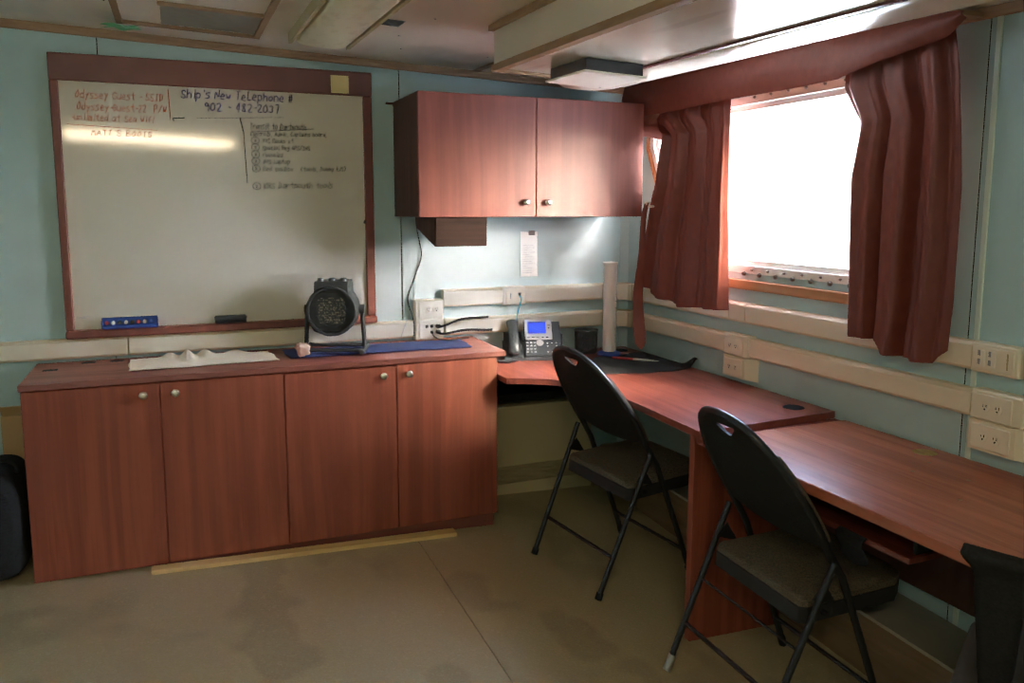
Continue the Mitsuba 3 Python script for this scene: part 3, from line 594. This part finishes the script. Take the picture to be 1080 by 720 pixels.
add(lg+'__base', hull([(x, y, z) for x in (-.17, -.0095) for y in (-.17, -3.3) for z in (floor_z(x, y)+.001, lz(y)-.0125)]), 'ledge_front')
cv = thing('convector_heater', 'beige convector heater with a louvred base under the corner desk', 'heater')
add(cv+'__casing', box(-.920, -.245, -.100, -.004, .170, .487, .006), 'heater_beige')
add(cv+'__back_plate', box(-.918, -.247, -.060, -.004, .082, .1695, 0), 'groove')
for k in range(6):
    z = .088+.0145*k
    add(cv+'__louvre', hull([(x, y, zz) for x in (-.918, -.247) for (y, zz) in ((-.098, z), (-.099, z+.004), (-.061, z+.009), (-.061, z+.005))]), 'heater_beige')
add(cv+'__base', hull([(x, y, z) for x in (-.918, -.247) for y in (-.096, -.004) for z in (floor_z(x, y)+.0005, .0815)]), 'heater_beige')

# ------------------------------------------------------------------ desk-top things
ph = thing('desk_phone', 'dark grey office phone with a lit blue screen on the corner desk', 'phone')
PM = rotz(-math.radians(17), (-.616, -.160, ZF+.0006)) @ np.diag([1.12, 1.0, 1.08, 1.])
def Pp(m): return xf(m, PM)
tl = math.radians(52)                                              # the face leans back
FM = trimesh.transformations.rotation_matrix(tl, [1, 0, 0]); FM[:3, 3] = (0, -.048, .014)
def face(m): return Pp(xf(m, FM))
add(ph+'__base', Pp(hull([(x, y, z) for x in (-.135, .118) for (y, z) in ((-.060, 0), (-.060, .014), (.085, 0), (.075, .075))])), 'phone')
add(ph+'__face_panel', face(box(-.042, .122, .0, .182, 0, .016, .004)), 'phone')
add(ph+'__screen_bezel', face(box(-.040, .084, .080, .188, .0165, .024, .004)), 'silver', label='silver screen bezel')
sq = box(-.024, .056, .112, .174, .0242, .0254, 0)
k = number(ph+'__screen'); scene[k] = mikit.ply(face(sq), 'mat_screen_base', False)
scene[k]['emitter'] = {'type': 'area', 'radiance': rgb((.03, .06, .95))}
labels[k] = {'label': 'glowing blue screen'}
for b in ((-.022, .054, .167, .173), (-.020, .004, .115, .118)): add(ph+'__screen_print', face(box(*b, .0255, .0258, 0)), 'phone_dark')
add(ph+'__screen_wave', face(cat_([prism(LineString([(-.022, .160-.01*q), (0, .150-.012*q), (.03, .138-.012*q), (.054, .132-.01*q)]).buffer(.0016), 'z', .0255, .0257) for q in range(3)])), 'blue_plastic')
for i, x in enumerate(np.linspace(-.024, .060, 5)): add(ph+'__soft_key', face(box(x-.006, x+.006, .088, .092, .0242, .0262, .001)), 'phone_dark')
for z in (.140, .155): add(ph+'__line_key', face(box(.066, .074, z-.003, z+.003, .0242, .0262, .001)), 'phone_dark')
for r in range(4):
    for c in range(3): add(ph+'__key', face(box(-.036+c*.017, -.036+c*.017+.010, .014+r*.0165, .014+r*.0165+.007, .0162, .0185, .001)), 'keycap')
for r, c in ((0, 0), (0, 1), (0, 2), (2, 0), (2, 2), (3, 1), (3, 0), (3, 2)): add(ph+'__key', face(box(.056+c*.020, .056+c*.020+.008, .014+r*.0155, .014+r*.0155+.006, .0162, .0185, .001)), 'keycap')
add(ph+'__navigation_ring', face(lathe([(0, .003), (.011, .004), (.0155, .003), (.017, 0)], 24, 'z', (.026, .066, .0165))), 'silver', smooth=40)
add(ph+'__handset_cradle', Pp(hull([(x, y, z) for x in (-.130, -.050) for (y, z) in ((-.058, .0145), (-.050, .030), (.070, .115), (.076, .070))])), 'phone_dark')
hp = [(-.092, -.062, .042), (-.092, -.048, .075), (-.092, -.010, .115), (-.092, .030, .145), (-.092, .052, .160)]
hb = []
hs = smoothpath(hp, 5)
for i in range(len(hs)-1):
    t0, t1 = i/(len(hs)-1), (i+1)/(len(hs)-1)
    w = lambda t: .022 + .006*abs(2*t-1)**2
    s0, s1 = [trimesh.creation.icosphere(2, 1.).vertices*[w(t), .017, .017]+p for t, p in ((t0, hs[i]), (t1, hs[i+1]))]
    hb.append(m3.Manifold.hull_points(np.vstack([s0, s1])))
hm = hb[0]
for b in hb[1:]: hm = hm + b
add(ph+'__handset', Pp(trimesh.Trimesh(hm.to_mesh().vert_properties[:, :3], hm.to_mesh().tri_verts)), 'phone_dark', smooth=50, label='dark curved handset')
coil = []
for t in np.linspace(0, 1, 260):
    a = t*2*PI*34; c0 = np.array([-.092-.0*t, -.075-.015*math.sin(PI*t), .010]); c0 = np.array([-.080-.115*t, -.072-.05*math.sin(PI*t*.9), .009])
    coil.append(c0+np.array([0, .006*math.cos(a), .006*math.sin(a)+.0005]))
add(ph+'__coil_cord', Pp(tube(coil, .0018, 5)), 'phone', smooth=True)
add(ph+'__side_bracket', Pp(box(.119, .132, .010, .060, .05, .115, .005)), 'phone_dark')
pc = thing('pencil_cup', 'round black wire-mesh pencil cup beside the phone', 'pencil cup')
cx, cy = -.290, -.105; wires = []
for k in range(44):
    a = 2*PI*k/44; wires.append(tube([(cx+.056*math.cos(a), cy+.056*math.sin(a), ZF+.004), (cx+.060*math.cos(a), cy+.060*math.sin(a), ZF+.118)], .0011, 4))
for z in np.linspace(.008, .114, 26): wires.append(tube([(cx+(.056+.004*z/.12)*math.cos(a), cy+(.056+.004*z/.12)*math.sin(a), ZF+z) for a in np.linspace(0, 2*PI, 29)[:-1]], .0010, 4, closed=True))
add(pc+'__wire_mesh', cat_(wires), 'black', kind='stuff')
add(pc+'__base', lathe([(0, 0), (.057, 0), (.057, .004), (0, .004)], 30, 'z', (cx, cy, ZF+.0003)), 'black')
add(pc+'__rim', tube([(cx+.0605*math.cos(a), cy+.0605*math.sin(a), ZF+.119) for a in np.linspace(0, 2*PI, 41)[:-1]], .0032, 8, closed=True), 'black_gloss', smooth=True)
add('card', hull([(cx-.03, cy-.02, ZF+.005), (cx+.035, cy+.01, ZF+.005), (cx+.037, cy+.011, ZF+.078), (cx-.012, cy-.01, ZF+.055), (cx-.03, cy-.019, ZF+.005), (cx+.035, cy+.011, ZF+.005), (cx+.037, cy+.012, ZF+.078)]), 'tick', label='small grey card standing in the mesh pencil cup', cat='card')
gc = thing('measuring_cylinder', 'tall frosted plastic measuring cylinder with a blue foot on the corner desk', 'measuring cylinder')
gx, gy = -.225, -.235; zb = ZF+.0062
add(gc+'__foot', lathe([(0, 0), (.066, 0), (.066, .008), (.040, .018), (0, .018)], 6, 'z', (gx, gy, zb)), 'blue_plastic', label='blue hexagonal foot')
add(gc+'__tube', lathe([(0, .019), (.034, .019), (.034, .455), (.040, .472), (.038, .474), (.032, .456), (.032, .03), (0, .03)], 36, 'z', (gx, gy, zb)), 'frosted', smooth=40)
add(gc+'__graduation', cat_([tube([(gx+.0345*math.cos(a), gy+.0345*math.sin(a), zb+.05+.0175*k) for a in np.linspace(-.62, -.62-(.6 if k % 2 else .35), 8)], .0015, 4) for k in range(19)]), 'tick')
mat_ = [(-.600, -.640), (-.350, -.720), (-.150, -.695), (-.014, -.675), (-.012, -.250), (-.17, -.19), (-.30, -.26), (-.46, -.42)]
mg = []
for i in range(40):
    u = i/39; row = []
    for j in range(24):
        v = j/23
        fx = -.560*(1-u)+-.010*u; bx = -.330*(1-u)+-.012*u
        fy = -.600*(1-u)-.690*u-.045*math.sin(PI*u)+.006*math.sin(23*u); by = -.270*(1-u)-.215*u
        x, y = fx*(1-v)+bx*v, fy*(1-v)+by*v
        curl = .050*math.exp(-((u-1)/.05)**2)*math.exp(-((v-.03)/.13)**2)
        row.append((x, y, ZF+.0018+curl+.0022*nz(u, v, 9)*nz(v, u, 4)))
    mg.append(row)
add('black_mat', sheet(mg, .0022), 'black_cloth', smooth=True, label='black cloth mat spread on the corner desk with a curled corner at the wall', cat='mat')
pen = thing('pen', 'long thin red and white pen lying on the black mat', 'pen')
pa, pb = np.array([-.262, -.335, ZF+.010]), np.array([-.100, -.505, ZF+.010]); pm = pa*.55+pb*.45
add(pen+'__handle', tube([pa, pm], [.006, .006], 10), 'red_plastic', smooth=40, label='red half')
add(pen+'__tip', tube([pm, pa*.3+pb*.7, pb], [.0055, .005, .001], 10), 'white_plastic', smooth=40, label='white pointed half')

# ------------------------------------------------------------------ curtains
def interp(tab, z):
    t = np.array(sorted(tab)); return np.interp(z, t[:, 0], t[:, 1])
def curtain(yl, yr, ztop, zbot, folds, amp, x0, seed, nu=220, nv=70):
    r = np.random.default_rng(seed); P = []
    ph = r.uniform(0, 2*PI, 6)
    for i in range(nu):
        u = i/(nu-1); row = []
        for j in range(nv):
            v = j/(nv-1)
            zt = ztop; zb_ = interp(zbot, u)
            z = zt+(zb_-zt)*v
            y = interp(yl, z)*(1-u)+interp(yr, z)*u
            w = u + .025*math.sin(3*v+ph[0])*math.sin(PI*u)
            s = math.sin(2*PI*folds*w+ph[1]+.6*math.sin(2.2*v+ph[2]))
            s = math.copysign(abs(s)**.7, s)
            s2 = math.sin(2*PI*folds*2.3*w+ph[3]+1.1*v)
            a = amp*(.55+.45*min(1, v*2.2))
            x = x0 - a*(.75*s+.28*s2) - .010*math.sin(PI*v)*math.sin(2*PI*u+ph[4]) - .008*(float(meshkit.noise(np.array([u*9, v*6, seed]), seed))-.5)
            row.append((x, y+.35*a*math.cos(2*PI*folds*w+ph[1])*math.sin(PI*u), z))
        P.append(row)
    return P
cl = thing('curtain', 'dark red curtain hanging at the far left side of the window', 'curtain', 'window curtains')
Pl = curtain([(1.95, -.36), (1.90, -.36), (1.83, -.485), (1.60, -.455), (1.35, -.37), (1.0, -.27)], [(2, -.97), (1., -.985)], 1.962, [(0, 1.100), (.3, 1.055), (.5, 1.034), (.75, 1.045), (1, 1.055)], 3.2, .030, -.086, 11)
add(cl+'__panel', sheet(Pl, .003), 'red_cloth', smooth=True)
fl_ = sheet([[(-.075-.06*math.sin(PI*u)*(1-.3*v), -.235-.20*v-.07*u*(v), 1.955-.10*u-.05*v*u+.0*v) for v in np.linspace(0, 1, 14)] for u in np.linspace(0, 1, 14)], .003)
add(cl+'__folded_flap', fl_, 'red_cloth', smooth=True)
hem = [(p[-1] if 0 else Pl[-1][j]) for j in range(70) for p in [Pl[-1]]]
cr = thing('curtain', 'rust red curtain bunched at the near right side of the window', 'curtain', 'window curtains')
Pr = curtain([(2.0, -1.60), (1.90, -1.60), (1.78, -1.675), (1.60, -1.645), (1.33, -1.655), (1.0, -1.665)], [(2.03, -2.02), (1.90, -2.045), (1.55, -2.07), (1.2, -2.065), (1.0, -2.05)], 2.03, [(0, 1.052), (.4, 1.050), (.45, 1.012), (.9, 1.010), (1, 1.055)], 3.1, .032, -.094, 5)
add(cr+'__panel', sheet(Pr, .003), 'red_cloth', smooth=True)
vl = thing('valance', 'dark red cloth valance along the top of the window', 'valance')
VP = []
for i in range(120):
    u = i/119; y = -.192-(2.085-.192)*u; row = []
    zt = float(np.interp(y, [-2.085, -2.0, -1.9, -1.4, -.2], [2.052, 2.066, 2.070, 2.074, 2.090]))
    zb_ = float(np.interp(y, [-2.085, -2.03, -1.78, -1.62, -1.24, -.39, -.2], [2.035, 1.992, 1.955, 1.926, 1.930, 1.930, 1.945]))
    for j in range(14):
        v = j/13
        row.append((-.136-.008*math.sin(5*u*PI+2*v)*v-.012*math.sin(PI*v)-.006*math.sin(17*u)*v, y, zt+(zb_-zt)*v))
    VP.append(row)
add(vl+'__cloth', sheet(VP, .003), 'red_cloth', smooth=True)
add(vl+'__rail', box(-.128, -.001, -2.06, -.195, 2.050, 2.064, .002), 'trim_wood')
tb = thing('curtain_tieback', 'narrow red cloth tieback hanging from a hook beside the overhead cabinet', 'tieback')
tp = smoothpath([(-.135, -.425, 1.515), (-.145, -.414, 1.45), (-.145, -.403, 1.33), (-.145, -.395, 1.21), (-.145, -.376, 1.07), (-.145, -.388, .93), (-.145, -.40, .86), (-.145, -.41, .80)], 6)
tp = tp + np.array([-.015, -.022, .002])
wd = np.interp(np.linspace(0, 1, len(tp)), [0, .1, .3, .55, .85, .96, 1], [.010, .013, .014, .023, .030, .026, .006])
add(tb+'__strap', sheet([[p+np.array([s*w*.9, -s*w*.4, 0]) for p, w in zip(tp, wd)] for s in (-1, 0, 1)], .004), 'red_cloth', smooth=True)
add(tb+'__hook', cat_([tube(smoothpath([(-.001, -.435, 1.508), (-.07, -.430, 1.505), (-.140, -.440, 1.502), (-.156, -.444, 1.520)], 6), .006, 8), lathe([(0, .0), (.018, .001), (.018, .004), (0, .006)], 16, 'x', (-.0008, -.435, 1.508))]), 'white_plastic', smooth=40)

# ------------------------------------------------------------------ things on the ceiling
def local_ceil(x, y): return ceil_z(x, y)-.0005
def fixture(name, label, xa, xb, ya, yb, drop, fz, m, lit=False, taper=.2, along='y', cat='ceiling light'):
    k = thing(name, label, cat)
    w = abs(xb-xa); n = 14; L = []
    prof = []
    for i in range(n+1):
        t = i/n*PI; cxx = -math.cos(t); s = math.sin(t)
        prof.append((.5+.5*math.copysign(abs(cxx)**.55, cxx), -(abs(s)**.55)))
    rows = []
    for q, sc in ((0, .78), (.02, .9), (.06, 1.), (.94, 1.), (.98, .9), (1, .78)):
        if along == 'y':
            y = ya+(yb-ya)*q; rows.append([(xa+w*(.5+(a-.5)*(.93+.07*sc)), y, fz(xa+w*a, y)-.012+b*(drop-.012)*sc) for a, b in prof])
        else:
            x = xa+(xb-xa)*q; rows.append([(x, ya+(yb-ya)*(.5+(a-.5)*(.93+.07*sc)), fz(x, ya+(yb-ya)*a)-.012+b*(drop-.012)*sc) for a, b in prof])
    P = np.array(rows); nn, mm = P.shape[:2]; v = P.reshape(-1, 3); F = []
    for i in range(nn-1):
        for j in range(mm-1):
            a = i*mm+j; F += [[a, a+1, a+mm+1], [a, a+mm+1, a+mm]]
    for i, flip in ((0, 0), (nn-1, 1)):
        c = len(v); v = np.vstack([v, P[i].mean(0)])
        for j in range(mm-1):
            a = i*mm+j; F.append([c, a+1, a] if not flip else [c, a, a+1])
        F.append([c, i*mm, i*mm+mm-1] if not flip else [c, i*mm+mm-1, i*mm])
    for i in range(nn-1): F += [[i*mm, (i+1)*mm, (i+1)*mm+mm-1], [i*mm, (i+1)*mm+mm-1, i*mm+mm-1]]
    me = trimesh.Trimesh(v, F, process=True); me.fix_normals()
    if me.volume < 0: me.invert()
    X0, X1 = min(xa, xb), max(xa, xb); Y0, Y1 = min(ya, yb), max(ya, yb)
    add(k+'__housing', hull([(x, y, fz(x, y)+d) for x in (X0+.01, X1-.01) for y in (Y0+.01, Y1-.01) for d in (-.0125, -.0005)]), 'white_plastic')
    key = add(k+'__diffuser', me, m, smooth=50)
    if lit: scene[key]['emitter'] = {'type': 'area', 'radiance': rgb(LAMP)}
    return k
f1 = fixture('ceiling_light', 'yellowed unlit fluorescent ceiling light near the whiteboard', -1.775, -1.580, -1.75, -.43, .055, ceil_z, 'diffuser')
add(f1+'__side_rail', hull([(-1.80, y, ceil_z(-1.79, y)+d) for y in (-1.75, -.42) for d in (-.040, -.0006)]+[(-1.786, y, ceil_z(-1.79, y)+d) for y in (-1.75, -.42) for d in (-.040, -.0006)]), 'heater_beige')
add(f1+'__side_rail', hull([(-1.574, y, ceil_z(-1.56, y)+d) for y in (-1.75, -.42) for d in (-.040, -.0006)]+[(-1.560, y, ceil_z(-1.56, y)+d) for y in (-1.75, -.42) for d in (-.040, -.0006)]), 'heater_beige')
def zfix(x, y): return sof_z(-.6, y)+.075
f2 = fixture('ceiling_light', 'long glossy unlit fluorescent ceiling light above the window side', -.738, -.515, -2.9, -.66, .078, zfix, 'diffuser2')
add(f2+'__mounting_box', hull([(x, y, z) for x in (-.70, -.55) for y in (-2.89, -.68) for z in (zfix(x, y), ceil_z(x, y)-.0005)]), 'white_plastic')
fixture('ceiling_light', 'lit fluorescent ceiling light behind the photographer', -3.1, -1.72, -4.30, -4.15, .07, ceil_z, 'diffuser', lit=True, along='x')
hc = thing('ceiling_hatch', 'wood-framed ceiling hatch with a grey plate at the top left', 'hatch')
HX0, HX1, HY0, HY1 = -2.42, -1.900, -1.05, -.295
def cslab(x0, x1, y0, y1, lo, hi): return hull([(x, y, ceil_z(x, y)+d) for x in (x0, x1) for y in (y0, y1) for d in (lo, hi)])
add(hc+'__panel', cslab(HX0+.02, HX1-.02, HY0+.02, HY1-.02, -.005, -.0004), 'ceiling')
add(hc+'__plate', cslab(-2.262, -1.924, -.705, -.335, -.008, -.0052), 'grey_plate', label='grey plate')
for a in ((HX0, HX0+.022, HY0, HY1+.01), (HX1-.022, HX1, HY0, HY1), (HX0+.024, HX1-.024, HY1-.020, HY1), (HX0+.024, HX1-.024, HY0, HY0+.02), (-2.27, -1.924, -.727, -.709)):
    add(hc+'__frame_strip', cslab(*a, -.017, -.0004), 'trim_wood')
for a in ((-1.975, -1.955, -.70, -.69), (-2.20, -2.18, -.352, -.342)): add(hc+'__latch', cslab(*a, -.012, -.0082), 'steel')
gt = []
for i in range(10):
    row = []
    for j in range(10):
        u, v = i/9-.5, j/9-.5
        row.append((-2.405+.115*u+.014*math.sin(9*v), -.290+.10*v+.016*math.sin(8*u), ceil_z(-2.405+.115*u, -.290+.10*v)-.0195-.012*nz(u+2, v+2, 7)-.012*max(0, -v)))
    gt.append(row)
add('green_tape', sheet(gt, .0012), 'tape_green', label='crumpled piece of green tape on the ceiling hatch frame corner', cat='tape')
cv2 = thing('ceiling_vent', 'small dark rectangular slot in the ceiling beside the yellowed light', 'vent')
add(cv2+'__plate', cslab(-1.566, -1.451, -.885, -.785, -.002, -.0002), 'vent_dark')
for k in range(4): add(cv2+'__slat', cslab(-1.562, -1.455, -.880+.024*k, -.872+.024*k, -.005, -.0021), 'vent_dark')
cs = thing('ceiling_speaker', 'square ceiling box with black sides and a pale bottom under the soffit', 'ceiling box')
SB = (-1.005, -.760, -1.415, -1.115)
def sslab(x0, x1, y0, y1, lo, hi): return hull([(x, y, sof_z(x, y)+d) for x in (x0, x1) for y in (y0, y1) for d in (lo, hi)])
add(cs+'__case', sslab(-.990, -.775, -1.400, -1.130, -.045, -.0036), 'black_gloss')
add(cs+'__bottom_plate', sslab(-1.005, -.770, -1.420, -1.118, -.052, -.0455), 'white_plastic')
add(cs+'__screw', lathe([(0, -.002), (.004, -.001), (.004, 0)], 10, 'z', (-.80, -1.15, sof_z(-.8, -1.15)-.0522)), 'bolt')

# ------------------------------------------------------------------ folding chairs
def chair_frame(origin, fw):
    """4x4 matrix: local +x is forward, +y left, +z up the deck's normal"""
    n = np.array([.0379, -.042, 1.]); n /= np.linalg.norm(n)
    f = np.array([fw[0], fw[1], 0.]); f -= n*(f@n); f /= np.linalg.norm(f)
    l = np.cross(n, f)
    M4 = np.eye(4); M4[:3, 0], M4[:3, 1], M4[:3, 2] = f, l, n
    M4[:3, 3] = (origin[0], origin[1], floor_z(*origin)+.0008)
    return M4
HW = .212
def backpt(z): return .212-(z-.59)*.68 if z > .50 else .2732+(.50-z)*.47
def egg(n=48):
    """outline (y, z) of the back, from the left bottom corner round the top to the right"""
    pts = [(.205, .585), (.212, .65), (.208, .72), (.190, .80), (.150, .88), (.090, .935), (0, .953)]
    pts = pts + [(-y, z) for y, z in pts[-2::-1]]
    return smoothpath(pts, 6)
def oncurve(yz, off=0.):
    return np.array([(backpt(z)+off-.012*(1-(y/.21)**2), y, z) for y, z in yz])
def folding_chair(label, origin, fw, silver_foot=False):
    k = thing('folding_chair', label, 'chair', 'folding chairs at the desks'); CM = chair_frame(origin, fw)
    A = lambda part, m, mm, sm=40, **kw: add(k+'__'+part, xf(m, CM), mm, smooth=sm, **kw)
    e = egg()
    # back: shell (convex rear, with the triangular hand hole) and padded front
    bot = smoothpath([(-.203, .600), (-.12, .585), (0, .578), (.12, .585), (.203, .600)], 6)
    poly = Polygon([tuple(p) for p in e]+[tuple(p) for p in bot[1:-1]]).buffer(-.004)
    hole = Polygon([(-.042, .915), (.040, .912), (.014, .893), (-.010, .889)]).buffer(.004)
    hole2 = hole
    def curved(poly2, x_off, th, name, mm, nsub=.02, dome=0.):
        m = trimesh.creation.extrude_polygon(poly2.simplify(.0008), th, engine='earcut')
        m = m.subdivide_to_size(nsub)
        v = np.array(m.vertices); c = np.clip(1-(v[:, 0]/.21)**2, 0, 1)
        edge = np.clip(np.array([poly2.exterior.distance(__import__('shapely').Point(a, b)) for a, b in v[:, :2]])/.045, 0, 1)
        bul = dome*np.sqrt(np.clip(1-(1-edge)**2, 0, 1))
        w = v[:, 2]-th/2
        zz = v[:, 1]; xb = .212-(zz-.59)*.68
        v2 = np.c_[xb+x_off+w*(1+bul/th*2 if dome else 1)-.012*c, v[:, 0], zz]
        A(name, trimesh.Trimesh(v2, m.faces, process=False), mm, 30)
    curved(poly.difference(hole), -.004, .012, 'back_shell', 'vinyl')
    pad = poly.buffer(-.010).difference(Polygon([(-1, .862), (1, .862), (1, 1.2), (-1, 1.2)]).buffer(.0))
    curved(pad, .020, .030, 'back_pad', 'fabric', .03, .008)
    rim = oncurve(e, -.002)
    # main frame: one tube over the top of the back and down to both front feet
    L = [(backpt(.50), HW, .50), (backpt(.30), HW+.004, .30), (backpt(.12), HW+.006, .12), (.500, HW+.008, .012)]
    path = np.vstack([np.array(L)[::-1], rim, np.array(L)*[1, -1, 1]])
    A('frame', tube(smoothpath(path[:3], 5)[:-1].tolist()+path[3:-4].tolist()+smoothpath(path[-4:], 5)[0:].tolist(), .0115, 10), 'chair_tube')
    for s in (-1, 1):
        rear = [(.012, s*.2205, .012), (.213, s*.233, .565)]
        A('rear_leg', tube(rear, .0105, 10), 'chair_tube')
        A('hinge_bracket', hull([(x, s*y, z) for (x, z) in ((.16, .455), (.25, .43), (.20, .50)) for y in (.2175, .2215)]), 'chair_tube', False)
        silver = silver_foot and s > 0
        d = np.array([.201, 0, .553]); d /= np.linalg.norm(d); p0 = np.array([.0085, s*.220, .0005]); 
        A('foot_cap', tube([p0+[.001, 0, .003], p0+d*.028*(2.1 if silver else 1)], .0145, 12), 'steel' if silver else 'black_rough', **({'label': 'silver tape wrapped round the foot'} if silver else {}))
        A('foot_cap', tube([(.504, s*(HW+.008), .0035), (.490, s*(HW+.007), .034)], .0145, 12), 'black_rough')
    A('rear_crossbar', tube([(.067, -.2235, .162), (.067, .2235, .162)], .0075, 8), 'chair_tube')
    A('rear_crossbar', tube([(.121, -.227, .31), (.121, .227, .31)], .0045, 8), 'chair_tube') if silver_foot else None
    A('front_crossbar', tube([(.450, -HW-.006, .118), (.450, HW+.006, .118)], .0075, 8), 'chair_tube')
    # seat
    so = Polygon([(.150, -.185), (.165, -.195), (.50, -.198), (.545, -.17), (.556, -.12), (.556, .12), (.545, .17), (.50, .198), (.165, .195), (.150, .185)]).buffer(.006)
    pan = trimesh.creation.extrude_polygon(so.buffer(.002), .048, engine='earcut'); v = np.array(pan.vertices)
    A('seat_pan', trimesh.Trimesh(np.c_[v[:, 0], v[:, 1], v[:, 2]+.373+(v[:, 0]-.15)*.05], pan.faces), 'black', False)
    m = trimesh.creation.extrude_polygon(so.simplify(.001), .03, engine='earcut').subdivide_to_size(.022); v = np.array(m.vertices)
    ed = np.clip(np.array([so.exterior.distance(__import__('shapely').Point(a, b)) for a, b in v[:, :2]])/.06, 0, 1)
    up = (v[:, 2] > .015)*(.016*np.sqrt(np.clip(1-(1-ed)**2, 0, 1)))
    A('seat_cushion', trimesh.Trimesh(np.c_[v[:, 0], v[:, 1], v[:, 2]*.55+.4218+(v[:, 0]-.15)*.05+up], m.faces), 'fabric', 35)
    for s in (-1, 1): A('seat_bracket', tube([(.22, s*.200, .402), (.22, s*.222, .402)], .008, 8), 'chair_tube')
    return k
folding_chair('black folding chair at the corner desk, farther from the camera', (-.852, -.985), (.984, .176))
folding_chair('black folding chair at the long desk with a silver-taped foot', (-.815, -1.901), (1., .009), True)
# a third chair, cut by the right edge of the photograph
c3 = thing('office_chair', 'black chair back with a rolled top edge at the right edge, grey seat', 'chair')
f3 = np.array([.86, .51])/math.hypot(.86, .51); l3 = np.array([-f3[1], f3[0]])
CM3 = chair_frame(np.array([-.987, -2.783])+f3*.05-l3*.248, f3)
def A3(part, m, mm, sm=40, **kw): return add(c3+'__'+part, xf(m, CM3), mm, smooth=sm, **kw)
bk = []
for i in range(30):
    u = i/29*2-1; row = []
    for j in range(40):
        v = j/39
        z = .976-.50*v; x = -.05+.16*v-.030*(1-u*u) - .022*math.exp(-(v/.05)**2)
        row.append((x, u*(.232-.055*v+.018*math.exp(-(v/.05)**2)), z-.010*u*u*(1-v)))
    bk.append(row)
A3('backrest', sheet(bk, .022), 'vinyl', True)
for s in (-1, 1): A3('back_tube', tube(smoothpath([(-.055, s*.135, .86), (.005, s*.14, .64), (.085, s*.15, .50), (.16, s*.16, .468)], 5), .011, 8), 'chair_tube')
A3('seat', xf(rbox((.56, .54, .055), .024), trimesh.transformations.translation_matrix((.375, .0, .492))), 'grey_seat', 40, label='grey seat')
for s in (-1, 1):
    for x0, x1 in ((.18, .06), (.44, .46)): A3('leg', tube([(x0, s*.20, .466), (x1, s*.22, .011)], .011, 8), 'chair_tube')
add('red_cord', tube(smoothpath([(-.16, -2.42, .555), (-.23, -2.41, .36), (-.25, -2.395, .29), (-.25, -2.38, .19), (-.28, -2.36, .06), (-.36, -2.38, floor_z(-.36, -2.38)+.008)], 8), .006, 8), 'red_plastic', smooth=True, label='red cord hanging below the desk by the grey chair seat', cat='cord')

# ------------------------------------------------------------------ left of the low cabinet
bg = thing('bag', 'black soft bag on the floor left of the low cabinet', 'bag')
b = trimesh.creation.icosphere(4, 1.); v = np.array(b.vertices)
v = np.sign(v)*np.abs(v)**.45*[.17, .19, .21]; v *= (1+.10*(meshkit.fbm(v*9+3, 3)[:, None]-.5))
v[:, 2] -= v[:, 2].min(); v[:, 0] -= v[:, 0].max()
v += [-2.815, -.30, 0]; v[:, 2] += [floor_z(x, y)+.001 for x, y in v[:, :2]]
add(bg+'__body', trimesh.Trimesh(v, b.faces), 'black_cloth', smooth=True)
add(bg+'__handle', tube(smoothpath([(-2.95, -.38, .49), (-2.93, -.40, .545), (-2.87, -.40, .555), (-2.845, -.38, .50)], 6), .010, 8), 'black_cloth', smooth=True)
cbx = thing('cardboard_box', 'tan cardboard box behind the black bag', 'box')
add(cbx+'__carton', hull([(x, y, z) for x in (-2.935, -2.838) for y in (-.10, -.05) for z in (floor_z(x, y)+.001, .655)]), 'cardboard')
add(cbx+'__flap', hull([(x, y, z) for x in (-2.93, -2.842) for (y, z) in ((-.10, .656), (-.096, .656), (-.13, .70), (-.126, .702))]), 'cardboard')
